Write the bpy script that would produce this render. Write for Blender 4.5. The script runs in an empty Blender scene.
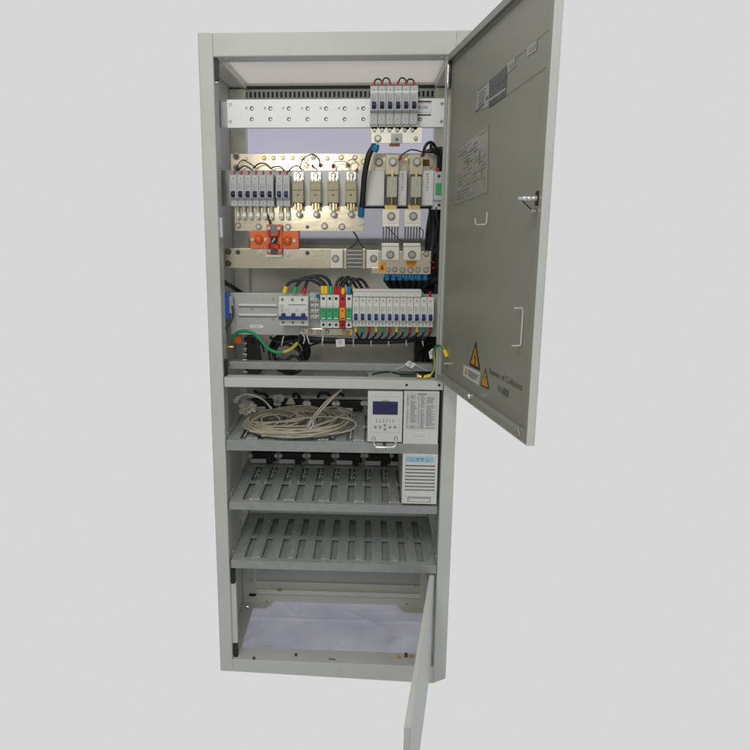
import bpy, bmesh, math, random
from mathutils import Vector, Matrix
random.seed(7)
S = bpy.context.scene
COL = S.collection
R = math.radians

# ------------------------------------------------------------------ camera (solved from the photograph)
CAM = Vector((.381, -1.5589, 1.1872)); YAW, PITCH, ROLL = -.0478, -.2028, .003
FOC, PX, PY = 664.3, 335.48, 358.18
H, W, PW = 1.5936, .6, .0333          # cabinet height, width, post width
_f = Vector((math.sin(YAW)*math.cos(PITCH), math.cos(YAW)*math.cos(PITCH), math.sin(PITCH)))
_r = Vector((math.cos(YAW), -math.sin(YAW), 0)); _u = _r.cross(_f)
_r, _u = math.cos(ROLL)*_r + math.sin(ROLL)*_u, -math.sin(ROLL)*_r + math.cos(ROLL)*_u

def ray(px, py):
    return _f + _r*((px-PX)/FOC) - _u*((py-PY)/FOC)
def at(px, py, Y):
    d = ray(px, py); return CAM + d*((Y-CAM.y)/d.y)
def atz(px, py, Z):
    d = ray(px, py); return CAM + d*((Z-CAM.z)/d.z)
def xz(x0, y0, x1, y1, Y):
    """axis aligned world rectangle at depth Y that covers a measured rectangle of the photo"""
    xm, ym = (x0+x1)/2, (y0+y1)/2
    return at(x0, ym, Y).x, at(x1, ym, Y).x, at(xm, y1, Y).z, at(xm, y0, Y).z

cd = bpy.data.cameras.new('camera'); cam = bpy.data.objects.new('camera', cd); COL.objects.link(cam)
mw = Matrix.Identity(4)
for i, v in enumerate((_r, _u, -_f)):
    for j in range(3): mw[j][i] = v[j]
mw.translation = CAM
cam.matrix_world = mw
cd.sensor_width = 36; cd.lens = 36*FOC/750
cd.shift_x = (375-PX)/750; cd.shift_y = -(375-PY)/750
cd.clip_start = .05; cd.clip_end = 200
S.camera = cam

# ------------------------------------------------------------------ materials
def hexlin(r, g, b):
    def c(v):
        v /= 255; return v/12.92 if v <= .04045 else ((v+.055)/1.055)**2.4
    return (c(r), c(g), c(b), 1)
MATS = {}
def mat(name, col, rough=.5, metal=0, var=.06, scale=25, bump=0., bscale=300, spec=.5, aniso=None, coat=0, dirt=0., trans=0):
    m = bpy.data.materials.new(name); m.use_nodes = True
    nt = m.node_tree; N = nt.nodes; L = nt.links; b = N['Principled BSDF']
    b.inputs['Roughness'].default_value = rough; b.inputs['Metallic'].default_value = metal
    b.inputs['Specular IOR Level'].default_value = spec; b.inputs['Coat Weight'].default_value = coat
    tc = N.new('ShaderNodeTexCoord')
    mp = N.new('ShaderNodeMapping'); L.new(tc.outputs['Object'], mp.inputs['Vector'])
    if aniso: mp.inputs['Scale'].default_value = aniso
    no = N.new('ShaderNodeTexNoise'); no.inputs['Scale'].default_value = scale; no.inputs['Detail'].default_value = 6
    L.new(mp.outputs['Vector'], no.inputs['Vector'])
    mx = N.new('ShaderNodeMix'); mx.data_type = 'RGBA'
    c = col if len(col) == 4 else (*col, 1)
    mx.inputs['A'].default_value = tuple(max(0, v*(1-var*1.6)) for v in c[:3])+(1,)
    mx.inputs['B'].default_value = tuple(min(1, v*(1+var*1.6)) for v in c[:3])+(1,)
    L.new(no.outputs['Fac'], mx.inputs['Factor'])
    src = mx.outputs['Result']
    if dirt:
        n2 = N.new('ShaderNodeTexNoise'); n2.inputs['Scale'].default_value = 9; n2.inputs['Detail'].default_value = 9
        n2.inputs['Roughness'].default_value = .72
        L.new(tc.outputs['Object'], n2.inputs['Vector'])
        rp = N.new('ShaderNodeValToRGB'); rp.color_ramp.elements[0].position = .56; rp.color_ramp.elements[1].position = .78
        rp.color_ramp.elements[1].color = (dirt, dirt, dirt, 1)
        L.new(n2.outputs['Fac'], rp.inputs['Fac'])
        m2 = N.new('ShaderNodeMix'); m2.data_type = 'RGBA'
        L.new(rp.outputs['Color'], m2.inputs['Factor']); L.new(src, m2.inputs['A'])
        m2.inputs['B'].default_value = tuple(v*.6 for v in c[:3])+(1,)
        src = m2.outputs['Result']
    L.new(src, b.inputs['Base Color'])
    mr = N.new('ShaderNodeMapRange'); mr.inputs['To Min'].default_value = max(.03, rough*.8); mr.inputs['To Max'].default_value = min(1, rough*1.22)
    L.new(no.outputs['Fac'], mr.inputs['Value']); L.new(mr.outputs['Result'], b.inputs['Roughness'])
    if bump:
        nb = N.new('ShaderNodeTexNoise'); nb.inputs['Scale'].default_value = bscale; nb.inputs['Detail'].default_value = 3
        L.new(mp.outputs['Vector'], nb.inputs['Vector'])
        bp = N.new('ShaderNodeBump'); bp.inputs['Strength'].default_value = bump; bp.inputs['Distance'].default_value = .001
        L.new(nb.outputs['Fac'], bp.inputs['Height']); L.new(bp.outputs['Normal'], b.inputs['Normal'])
    if trans:
        tl = N.new('ShaderNodeBsdfTranslucent'); L.new(src, tl.inputs['Color'])
        ms = N.new('ShaderNodeMixShader'); ms.inputs['Fac'].default_value = trans
        L.new(b.outputs[0], ms.inputs[1]); L.new(tl.outputs[0], ms.inputs[2]); L.new(ms.outputs[0], N['Material Output'].inputs['Surface'])
    MATS[name] = m; return m

paint   = mat('grey_powder_coat', (.595, .61, .575), .40, var=.06, scale=6, bump=.15, bscale=700, dirt=.30)
paintD  = mat('shaded_door_coat', (.33, .325, .275), .40, var=.05, scale=5, bump=.12, bscale=900, dirt=.15)  # frame coat darkened, puts the shade on the door's inner side into colour
paintW  = mat('pale_panel_paint', (.62, .61, .60), .6, var=.05, scale=4, dirt=.12)
roofT = mat('roof_light_diffuser', (.84, .82, .80), .6, var=.02, scale=3, trans=.95)
backW   = mat('lilac_light_diffuser', (.86, .85, .93), .6, var=.02, scale=3, trans=.9)
paintB  = mat('inner_grey_paint', (.76, .75, .68), .45, var=.06, scale=6, bump=.1, bscale=900, dirt=.3)
galv    = mat('galvanised_steel', (.38, .395, .39), .42, .45, var=.13, scale=45, bump=.1, bscale=120, dirt=.25)
galvD   = mat('dull_galvanised_tray', (.50, .53, .51), .45, .3, var=.2, scale=30, aniso=(3, .8, 1), bump=.1, bscale=120, dirt=.35)
zinc    = mat('bright_zinc_plate', (.70, .71, .70), .45, .4, var=.04, scale=12, aniso=(3, 20, 60))
brass   = mat('tinned_copper', (.84, .77, .61), .22, .96, var=.06, scale=9, bump=.35, bscale=14, aniso=(1, 1, 2), dirt=.7)
nickel  = mat('bright_nickel', (.90, .88, .78), .36, .45, var=.05, scale=20)
steel   = mat('bolt_steel', (.56, .55, .52), .3, .9, var=.1, scale=60)
washer  = mat('washer_steel', (.27, .26, .24), .38, .85, var=.15, scale=60)
steelD  = mat('dark_bolt_steel', (.10, .095, .09), .4, .7, var=.1, scale=60)
chrome  = mat('chrome', (.85, .85, .85), .22, 1, var=.03)
brassY  = mat('yellow_brass', (.80, .62, .25), .3, .95, var=.1)
plW     = mat('white_plastic', (.70, .70, .67), .38, var=.03, scale=30)
plG     = mat('grey_plastic', (.50, .51, .51), .42, var=.03, scale=30)
plGd    = mat('grey_print', (.22, .23, .24), .5)
plB     = mat('blue_plastic', hexlin(28, 52, 118), .35, var=.05)
plN     = mat('navy_plastic', hexlin(24, 28, 72), .35, var=.05)
plSky   = mat('sky_blue_plastic', hexlin(20, 118, 170), .4, var=.05)
plRB    = mat('royal_blue_plastic', hexlin(28, 100, 205), .35, var=.05)
plK     = mat('black_plastic', (.012, .012, .012), .45, var=.2)
plR     = mat('red_plastic', hexlin(190, 28, 34), .4, var=.06)
plGr    = mat('green_plastic', hexlin(52, 160, 105), .42, var=.05)
plO     = mat('orange_plastic', hexlin(226, 112, 58), .38, var=.07)
plOd    = mat('dark_orange_plastic', hexlin(218, 102, 38), .3, var=.05)
plA     = mat('amber_plastic', hexlin(242, 150, 30), .4, var=.05)
plY     = mat('yellow_plastic', hexlin(238, 206, 40), .4, var=.05)
rubK    = mat('black_cable', (.014, .014, .015), .5, var=.2)
rubG    = mat('green_cable', hexlin(20, 135, 90), .4, var=.06)
rubGY   = mat('yellow_green_cable', hexlin(190, 180, 80), .4, var=.1)
sand    = mat('sandy_fuse_body', (.46, .41, .29), .6, var=.30, scale=260, bump=.3, bscale=600)
paper   = mat('white_paper', (.78, .77, .78), .6, var=.02)
paperG  = mat('grey_film', (.44, .44, .43), .28, var=.1, scale=30)
photoD  = mat('dark_printed_film', (.10, .11, .105), .3, var=.6, scale=55)
inkK    = mat('black_ink', (.02, .02, .02), .5)
inkG    = mat('grey_ink', (.16, .16, .16), .6)
ylw     = mat('warning_yellow', hexlin(226, 158, 40), .45, var=.05)
tabY = mat('dull_yellow_tab', hexlin(190, 150, 50), .5)
beige   = mat('beige_cable', (.46, .42, .33), .5, var=.12, scale=60)
clear   = mat('cloudy_plastic_bag', (.48, .46, .42), .25, var=.2, scale=40)
lcd     = mat('lcd_glass', hexlin(40, 38, 92), .12, var=.06, scale=8, coat=.4)
ltblue  = mat('light_blue_label', hexlin(150, 198, 216), .4)
lilac   = mat('lilac_sheet', (.80, .80, .91), .5, var=.12, scale=7, bump=.6, bscale=16, dirt=.45, trans=.68)
brownL  = mat('brown_label', hexlin(150, 88, 20), .5, var=.1)

# ------------------------------------------------------------------ mesh builder
class MB:
    def __init__(s): s.V = []; s.F = []; s.M = []; s.Sm = []
    def add(s, V, F, m=0, smooth=False):
        n = len(s.V); s.V += [tuple(v) for v in V]
        for f in F: s.F.append([i+n for i in f]); s.M.append(m); s.Sm.append(smooth)
        return s
    def box(s, x0, x1, y0, y1, z0, z1, b=0., m=0, seg=2):
        if x1 < x0: x0, x1 = x1, x0
        if y1 < y0: y0, y1 = y1, y0
        if z1 < z0: z0, z1 = z1, z0
        b = min(b, .45*min(x1-x0, y1-y0, z1-z0))
        V = [(x, y, z) for x in (x0, x1) for y in (y0, y1) for z in (z0, z1)]
        F = [(0, 1, 3, 2), (4, 6, 7, 5), (0, 4, 5, 1), (2, 3, 7, 6), (0, 2, 6, 4), (1, 5, 7, 3)]
        if b <= 1e-6: return s.add(V, F, m)
        return s.bev(V, F, b, m, seg)
    def bev(s, V, F, b, m=0, seg=2):
        bm = bmesh.new(); vs = [bm.verts.new(v) for v in V]
        for f in F: bm.faces.new([vs[i] for i in f])
        bmesh.ops.recalc_face_normals(bm, faces=bm.faces[:])
        bmesh.ops.bevel(bm, geom=bm.edges[:], offset=b, segments=seg, profile=.5, affect='EDGES')
        bm.verts.index_update()
        s.add([v.co[:] for v in bm.verts], [[v.index for v in f.verts] for f in bm.faces], m, False); bm.free(); return s
    def prism(s, poly, a0, a1, axis='x', b=0., m=0):
        """poly: 2-D points in the other two axes (yz / xz / xy)"""
        def p3(p, a): return {'x': (a, p[0], p[1]), 'y': (p[0], a, p[1]), 'z': (p[0], p[1], a)}[axis]
        n = len(poly); V = [p3(p, a0) for p in poly]+[p3(p, a1) for p in poly]
        F = [list(range(n)), list(range(2*n-1, n-1, -1))]+[[i, n+i, n+(i+1) % n, (i+1) % n] for i in range(n)]
        return s.bev(V, F, b, m) if b else s.add(V, F, m)
    def cyl(s, p0, p1, r0, r1=None, seg=12, m=0, cap=True, smooth=True):
        r1 = r0 if r1 is None else r1
        p0, p1 = Vector(p0), Vector(p1); d = (p1-p0).normalized()
        a = d.cross(Vector((0, 0, 1)) if abs(d.z) < .9 else Vector((1, 0, 0))).normalized(); c = d.cross(a)
        V = []
        for p, r in ((p0, r0), (p1, r1)):
            for k in range(seg):
                t = 2*math.pi*k/seg; V.append(p+a*(r*math.cos(t))+c*(r*math.sin(t)))
        s.add(V, [[k, (k+1) % seg, seg+(k+1) % seg, seg+k] for k in range(seg)], m, smooth)
        if cap: s.add(V, [list(range(seg-1, -1, -1)), list(range(seg, 2*seg))], m)
        return s
    def ball(s, c, rx, ry=None, rz=None, m=0, seg=14, rings=8, half=None):
        ry = ry or rx; rz = rz or rx; V = []; F = []
        for i in range(rings+1):
            t = math.pi*i/rings
            for k in range(seg):
                p = 2*math.pi*k/seg
                V.append((c[0]+rx*math.sin(t)*math.cos(p), c[1]+ry*math.cos(t), c[2]+rz*math.sin(t)*math.sin(p)))
        for i in range(rings):
            for k in range(seg):
                F.append([i*seg+k, i*seg+(k+1) % seg, (i+1)*seg+(k+1) % seg, (i+1)*seg+k])
        return s.add(V, F, m, True)
    def tube(s, pts, r, seg=8, sub=8, m=0, closed=False):
        P = [Vector(p) for p in pts]
        if len(P) > 2 and sub > 1:
            Q = []; n = len(P)
            rng = range(n) if closed else range(n-1)
            for i in rng:
                if closed: a, b, c, d = P[i-1], P[i], P[(i+1) % n], P[(i+2) % n]
                else: a, b, c, d = P[max(i-1, 0)], P[i], P[i+1], P[min(i+2, n-1)]
                for k in range(sub):
                    t = k/sub
                    Q.append(.5*((2*b)+(c-a)*t+(2*a-5*b+4*c-d)*t*t+(3*b-a-3*c+d)*t**3))
            if not closed: Q.append(P[-1])
            P = Q
        V = []; n = len(P); up = None
        for i, p in enumerate(P):
            q0 = P[i-1] if (i or closed) else P[i]; q1 = P[(i+1) % n] if (i < n-1 or closed) else P[i]
            d = (q1-q0).normalized()
            if up is None:
                up = d.cross(Vector((0, 0, 1)) if abs(d.z) < .9 else Vector((1, 0, 0))).normalized()
            up = (up-d*up.dot(d)).normalized(); w = d.cross(up)
            for k in range(seg):
                t = 2*math.pi*k/seg; V.append(p+up*(r*math.cos(t))+w*(r*math.sin(t)))
        rng = n if closed else n-1
        F = [[i*seg+k, i*seg+(k+1) % seg, ((i+1) % n)*seg+(k+1) % seg, ((i+1) % n)*seg+k] for i in range(rng) for k in range(seg)]
        s.add(V, F, m, True)
        if not closed: s.add([V[k] for k in range(seg)]+V[-seg:], [list(range(seg-1, -1, -1)), list(range(seg, 2*seg))], m)
        return s
    def bolt(s, x, y, z, r, m=0, wm=None, hexa=True):
        """bolt head with washer on a face that looks toward -Y"""
        wm = 1 if wm is None else wm
        s.cyl((x, y, z), (x, y-r*.22, z), r*1.4, seg=16, m=wm)
        s.cyl((x, y-r*.22, z), (x, y-r*1.1, z), r*.95, r*.88, seg=6 if hexa else 14, m=m, smooth=not hexa)
        return s
    def screw(s, x, y, z, r, m=0, slot=None):
        s.cyl((x, y, z), (x, y-r*.5, z), r, r*.85, seg=12, m=m)
        if slot is not None: s.box(x-r*.7, x+r*.7, y-r*.56, y-r*.4, z-r*.14, z+r*.14, m=slot)
        return s
    def build(s, name, mats, parent=None):
        me = bpy.data.meshes.new(name)
        o0 = ORG.get(parent.name, Vector()) if parent else Vector()
        me.from_pydata([(v[0]-o0.x, v[1]-o0.y, v[2]-o0.z) for v in s.V], [], s.F)
        for m in (mats if isinstance(mats, (list, tuple)) else [mats]): me.materials.append(m)
        me.polygons.foreach_set('material_index', s.M); me.polygons.foreach_set('use_smooth', s.Sm)
        me.validate(); me.update()
        bm = bmesh.new(); bm.from_mesh(me); bmesh.ops.recalc_face_normals(bm, faces=bm.faces[:]); bm.to_mesh(me); bm.free()
        o = bpy.data.objects.new(name, me); COL.objects.link(o)
        if parent: o.parent = parent; ORG[o.name] = o0.copy()
        return o
ORG = {}
def thing(name, label, cat, loc, group=None):
    o = bpy.data.objects.new(name, None); COL.objects.link(o); o.location = loc; o.empty_display_size = .02
    ORG[o.name] = Vector(loc); o['label'] = label; o['category'] = cat
    if group: o['group'] = group
    return o
def tag(o, label, cat, group=None):
    o['label'] = label; o['category'] = cat
    if group: o['group'] = group
    me = o.data
    c = sum((Vector(b) for b in o.bound_box), Vector())/8; zmin = min(b[2] for b in o.bound_box)
    loc = Vector((c.x, c.y, zmin)); me.transform(Matrix.Translation(-loc)); o.location = loc; ORG[o.name] = loc
    return o
def copy_thing(root, dx, label, dz=0, dy=0):
    r = root.copy(); COL.objects.link(r); r.location = root.location+Vector((dx, dy, dz)); r['label'] = label
    for ch in list(root.children):
        c = ch.copy(); COL.objects.link(c); c.parent = r
        for g in list(ch.children):
            d = g.copy(); COL.objects.link(d); d.parent = c
    return r
ORD = 'first second third fourth fifth sixth seventh eighth ninth tenth eleventh twelfth'.split()

def text_part(name, txt, size, M, m, parent, width=None, ext=.0002, bold=0):
    cu = bpy.data.curves.new(name, 'FONT'); cu.body = txt; cu.size = size; cu.align_x = 'LEFT'; cu.extrude = ext; cu.offset = bold
    t = bpy.data.objects.new('tmp', cu); COL.objects.link(t)
    dg = bpy.context.evaluated_depsgraph_get(); dg.update()
    me = bpy.data.meshes.new_from_object(t.evaluated_get(dg)); bpy.data.objects.remove(t)
    if width and len(me.vertices):
        xs = [v.co.x for v in me.vertices]; k = width/max(1e-6, max(xs)-min(xs)); me.transform(Matrix.Scale(k, 4, (1, 0, 0)))
    me.transform(M)
    o0 = ORG.get(parent.name, Vector()); me.transform(Matrix.Translation(-o0))
    me.materials.clear(); me.materials.append(m); me.name = name
    o = bpy.data.objects.new(name, me); COL.objects.link(o); o.parent = parent; ORG[o.name] = o0.copy(); return o
def front_M(x, y, z, rot=0):     # text on a face that looks toward -Y
    return Matrix.Translation((x, y, z)) @ Matrix.Rotation(rot, 4, 'Y') @ Matrix.Rotation(R(90), 4, 'X')

# ------------------------------------------------------------------ CABINET
cab = thing('power_cabinet', 'tall pale grey steel power cabinet with its upper and lower doors standing open', 'cabinet', (.3, .2, 0))
bz = lambda x: .006-.017*x/.6           # the plinth edge runs very slightly out of level
def post(x0, x1, x2=None):
    m = MB(); lo0, lo1 = bz(x0), bz(x1)
    if x2: lo1 = .006
    V = [(x0, 0, lo0), (x1, 0, lo1), (x1, 0, H), (x0, 0, H), (x0, .05, lo0), (x1, .05, lo1), (x1, .05, H), (x0, .05, H)]
    F = [(0, 1, 2, 3), (7, 6, 5, 4), (0, 3, 7, 4), (1, 5, 6, 2), (3, 2, 6, 7), (0, 4, 5, 1)]
    m.bev(V, F, .0028, 0, 3); return m
post(0, PW).build('front_post', paint, cab)
post(W-PW, W, True).build('front_post', paint, cab)
seam = -.0006
MB().box(PW+seam, W-PW-seam, .0008, .055, H-.0498, H-.0004, .0025).build('top_rail', paint, cab)
tr = MB()
for px, py, rr in ((226, 58.2, .004), (413.3, 58.6, .0042), (443, 56.8, .0055)):
    c = atz(px, py, H-.0498); MB().cyl((c.x, c.y, H-.0496), (c.x, c.y, H-.0506), rr, seg=14).build('lit_rail_hole', paper, cab)  # white discs painted for the light showing in the rail's holes
m = MB()
V = []
for y in (.0008, .055):
    V += [(PW+seam, y, bz(PW)), (W-PW-seam, y, bz(W-PW)), (W-PW-seam, y, .0412-.001), (PW+seam, y, .0412)]
m.bev(V, [(0, 1, 2, 3), (7, 6, 5, 4), (0, 4, 5, 1), (1, 5, 6, 2), (2, 6, 7, 3), (3, 7, 4, 0)], .002)
m.build('bottom_rail', paint, cab)
m = MB()
for px, py in ((296, 655.5), (254, 659)):
    c = atz(px, py, .0412); MB().cyl((c.x, c.y, .041), (c.x, c.y, .046), .0035, seg=10).build('floor_bolt', steelD, cab)
c = atz(332, 659.5, .0412); MB().box(c.x-.009, c.x+.009, c.y-.004, c.y+.004, .0405, .0418, .0005).build('floor_plate', chrome, cab)
m = MB()
for px, py in ((399, 657.5), (411, 657.0)):
    c = atz(px, py, .0412); MB().cyl((c.x-.004, c.y, .0445), (c.x+.004, c.y, .0445), .0033, seg=10).build('earth_tab', tabY, cab)
c = atz(406, 656.5, .0412); MB().cyl((c.x, c.y, .041), (c.x, c.y, .05), .004, seg=10).build('floor_bolt', steelD, cab)
# sides, roof, back
MB().box(.001, .004, .0502, .365, .008, H-.001).build('side_panel', paint, cab)
MB().box(W-.004, W-.001, .0502, .365, .008, H-.001).build('side_panel', paint, cab)
for x0, x1 in ((.0042, .046), (W-.046, W-.0042)):
    MB().box(x0, x1, .31, .345, .012, H-.06, .002).build('rear_post', paintB, cab)
# roof ring and a translucent sheet added to fill the roof opening with light
rz = H-.044
MB().box(.0045, .046, .0555, .345, rz-.012, rz+.02, .0015).build('roof_beam', paintB, cab)
MB().box(W-.046, W-.0045, .0555, .345, rz-.012, rz+.02, .0015).build('roof_beam', paintB, cab)
MB().box(.0045, W-.0045, .346, .366, rz-.03, rz+.02, .0015).build('roof_beam', paintB, cab)
MB().box(.0462, W-.0462, .0552, .3455, rz+.004, rz+.006).build('roof_light_sheet', roofT, cab)
# back: slotted strip, translucent sheets added for the lit opening, lower panel
x0, x1, z0, z1 = xz(243, 89, 438, 98, .335)
m = MB(); ns = 44; step = (x1-x0)/ns; zt, zb = z1-.006, z0+.002
m.box(x0, x1, .335, .338, zt, z1); m.box(x0, x1, .335, .338, z0-.012, zb)
for i in range(ns): m.box(x0+i*step, x0+i*step+step*.52, .335, .338, zb, zt)
m.build('slotted_strip', galv, cab)
MB().box(.01, W-.01, .3392, .3405, z0-.02, z1+.01).build('slot_backing', plK, cab)
bx0, bx1, bz0, bz1 = xz(246, 98, 436, 239, .345)
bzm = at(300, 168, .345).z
MB().box(bx0-.01, bx1+.03, .3475, .351, bzm, bz1+.004).build('rear_light_sheet', backW, cab)
MB().box(bx0-.01, bx1+.03, .3475, .351, bz0, bzm-.0004).build('rear_light_sheet', mat('shaded_lilac_diffuser', (.80, .79, .84), .6, var=.03, scale=3, trans=.8), cab)  # darker copy of the sheet above, less light painted into its colour
MB().box(.01, W-.01, .352, .356, .035, bz0+.002).build('back_panel', paintB, cab)
zc = at(300, 241.5, .34).z
MB().box(.046, W-.046, .336, .347, zc-.006, zc+.004, .001).build('rear_crossbar', galv, cab)
# left hinge strips and door seals seen along the front left post
def seal(name, x0, y0, x1, y1, mm, Y=.012, t=.014):
    a0, a1, b0, b1 = xz(x0, y0, x1, y1, Y); MB().box(a0, a1, Y, Y+t, b0, b1, .0008).build(name, mm, cab)
seal('lock_slot', 214.6, 59, 217.8, 81, plK); seal('lock_tab', 214.6, 81.5, 218.2, 83, steel)
seal('lock_slot', 231, 569.5, 234.6, 583.5, plK); seal('lock_slot', 233.8, 643.5, 237.6, 657.5, plK)
seal('seal_strip', 231.6, 584, 236.8, 643, paintW)
seal('seal_strip', 218.6, 217.5, 222.4, 237.5, paintW); seal('lock_slot', 223, 360, 226.6, 376, plK)
seal('seal_strip', 223.2, 376.8, 226.2, 379, steel)
# right side dark gap
seal('lock_slot', 438.4, 391, 440.4, 448, plK, .02); seal('lock_slot', 435.0, 575, 436.6, 662, plK, .02)
# mid rail (light bar between the two bays)
x0, x1, z0, z1 = xz(224.2, 379.3, 443.2, 388.6, -.004)
m = MB(); m.box(x0, x1, -.004, .030, z0, z1, .0016)
m.build('mid_rail', paint, cab)
m = MB()
for px, py, rr in ((406.6, 385, .0032), (439.2, 385.2, .0034)):
    c = at(px, py, -.004); MB().cyl((c.x, -.0046, c.z), (c.x, .0, c.z), rr, seg=14).build('rail_hole', plK, cab)
# lower galvanised crossbar + perforated floor strip behind it
x0, x1, z0, z1 = xz(229.5, 363.2, 440, 370.3, .05)
m = MB(); m.box(x0, x1, .05, .052, z0, z1, .0006); m.box(x0, x1, .0522, .075, z1-.002, z1, .0005); m.build('crossbar', galv, cab)
x0, x1, z0, z1 = xz(254, 371.5, 366, 377, .22)
m = MB(); n = 48; st = (x1-x0)/n
for i in range(n): m.box(x0+i*st, x0+i*st+st*.55, .22, .222, z0-.03, z1)
m.box(x0, x1, .2222, .224, z0-.03, z1-.008); m.build('perforated_strip', galv, cab)
x0, x1, z0, z1 = xz(366, 371.5, 432, 374, .20); MB().box(x0, x1, .20, .22, z0, z1).build('floor_bar', galv, cab)
# bottom bay rear: panel, ledges, brackets
bY = .325
def rear(name, x0, y0, x1, y1, mm, Y=bY, t=.012, b=.001):
    a0, a1, b0, b1 = xz(x0, y0, x1, y1, Y); MB().box(a0, a1, Y, Y+t, b0, b1, b).build(name, mm, cab)
rear('rear_panel', 252, 562, 425, 583.2, paint, bY)
rear('rear_ledge', 243, 583.4, 430, 591.8, paintB, bY-.006)
rear('rear_rail', 255, 592, 429, 596.4, nickel, bY-.014)
rear('rear_rail', 244, 596.6, 430, 603.5, paintB, bY-.010, .016)
rear('bracket', 246.3, 566, 253.6, 583.4, paint, bY-.045, .003); rear('bracket', 420, 566, 427, 583.5, paintB, bY-.045, .003)
rear('bracket_slot', 249, 594, 256, 596.4, plK, bY-.018, .003)
a = atz(256, 606, .02); b_ = atz(414, 607, .02)
for c, sg in ((a, 1), (b_, -1)):
    MB().prism([(c.x-sg*.03, .33), (c.x+sg*.055, .33), (c.x+sg*.03, .285), (c.x-sg*.03, .285)], .012, .015, 'z').build('corner_gusset', paintB, cab)
m = MB()
for px, py, Y in ((251.5, 579.5, bY-.045), (272, 585.6, bY-.006), (403, 588.8, bY-.006), (415.5, 586.5, bY-.03), (266.5, 601.5, bY-.01), (407, 604.3, bY-.012), (266, 608, bY-.02)):
    c = at(px, py, Y); MB().screw(c.x, Y, c.z, .0032).build('panel_screw', steel, cab)
c = at(280.5, 589, bY-.006); MB().cyl((c.x-.007, bY-.012, c.z), (c.x+.004, bY-.012, c.z), .0032, seg=10).build('earth_tab', tabY, cab)
c = at(244.5, 606.5, .2); m = MB(); m.cyl((c.x-.016, .2, c.z+.001), (c.x+.006, .2, c.z), .005, seg=12); m.cyl((c.x+.006, .2, c.z), (c.x+.012, .2, c.z-.001), .0075, seg=6); m.build('earth_stud', chrome, cab)
# side wall brackets that carry the shelves (inner faces of the bay)
MB().box(.0042, .012, .0505, .309, .315, .80).build('bay_wall', paintB, cab)
MB().box(W-.012, W-.0042, .0505, .309, .315, .80).build('bay_wall', paintB, cab)

for x0, x1 in ((.0042, .0405), (W-.0405, W-.0042)):
    MB().box(x0, x1, .056, .324, .013, .0165, .0008).build('base_rail', paintB, cab)

# ---- upper door (hinged at the right, swung out past the viewer)
HX, HY, TH, WD = .5583, .0004, -1.4061, .5501
DZ0, DZ1, DT = .8216, 1.5396, .0135
dd = Vector((math.cos(TH), math.sin(TH), 0)); dn = Vector((dd.y, -dd.x, 0)); SL = .0188/WD
def dpt(u, v, z): return Vector((HX, HY, 0))+dd*u+dn*v+Vector((0, 0, z+SL*u))
def door_uz(px, py, v):
    o = Vector((HX, HY, 0))+dn*v; d = ray(px, py); t = (o-CAM).dot(dn)/d.dot(dn); p = CAM+d*t; u = (p-o).dot(dd)
    return u, p.z-SL*u
def dbox(mb, u0, u1, v0, v1, z0, z1, b=0., m=0):
    V = [dpt(u, v, z) for u in (u0, u1) for v in (v0, v1) for z in (z0, z1)]
    F = [(0, 1, 3, 2), (4, 6, 7, 5), (0, 4, 5, 1), (2, 3, 7, 6), (0, 2, 6, 4), (1, 5, 7, 3)]
    return mb.bev(V, F, b, m) if b else mb.add(V, F, m)
m = MB(); t = .0018; lip = .014
dbox(m, 0, WD, 0, t, DZ0, DZ1, .0006)                    # skin
dbox(m, 0, t, t, DT, DZ0, DZ1, .0005); dbox(m, WD-t, WD, t, DT, DZ0, DZ1, .0005)
dbox(m, t, WD-t, t, DT, DZ0, DZ0+t, .0005); dbox(m, t, WD-t, t, DT, DZ1-t, DZ1, .0005)
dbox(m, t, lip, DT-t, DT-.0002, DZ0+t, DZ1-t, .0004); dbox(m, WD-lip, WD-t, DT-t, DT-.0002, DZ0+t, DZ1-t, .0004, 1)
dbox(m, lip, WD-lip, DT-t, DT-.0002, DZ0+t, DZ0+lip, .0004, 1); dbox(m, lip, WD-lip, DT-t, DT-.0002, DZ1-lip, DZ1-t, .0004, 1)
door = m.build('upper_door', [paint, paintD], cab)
pv = t+.0012
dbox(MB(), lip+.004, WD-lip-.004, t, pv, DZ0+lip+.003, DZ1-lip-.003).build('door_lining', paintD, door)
def dquad(mb, pts, v=pv+.0004, th=.0004, m=0):
    """flat sticker on the inside of the door"""
    V = []
    for k in (0, th):
        for (px, py) in pts:
            u, z = door_uz(px, py, v+k); V.append(dpt(u, v+k, z))
    n = len(pts); F = [list(range(n)), list(range(2*n-1, n-1, -1))]+[[i, (i+1) % n, n+(i+1) % n, n+i] for i in range(n)]
    return mb.add(V, F, m)
def dq_uz(mb, u0, u1, z0, z1, v, m=0, th=.0003): return dbox(mb, u0, u1, v, v+th, z0, z1, 0, m)
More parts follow.
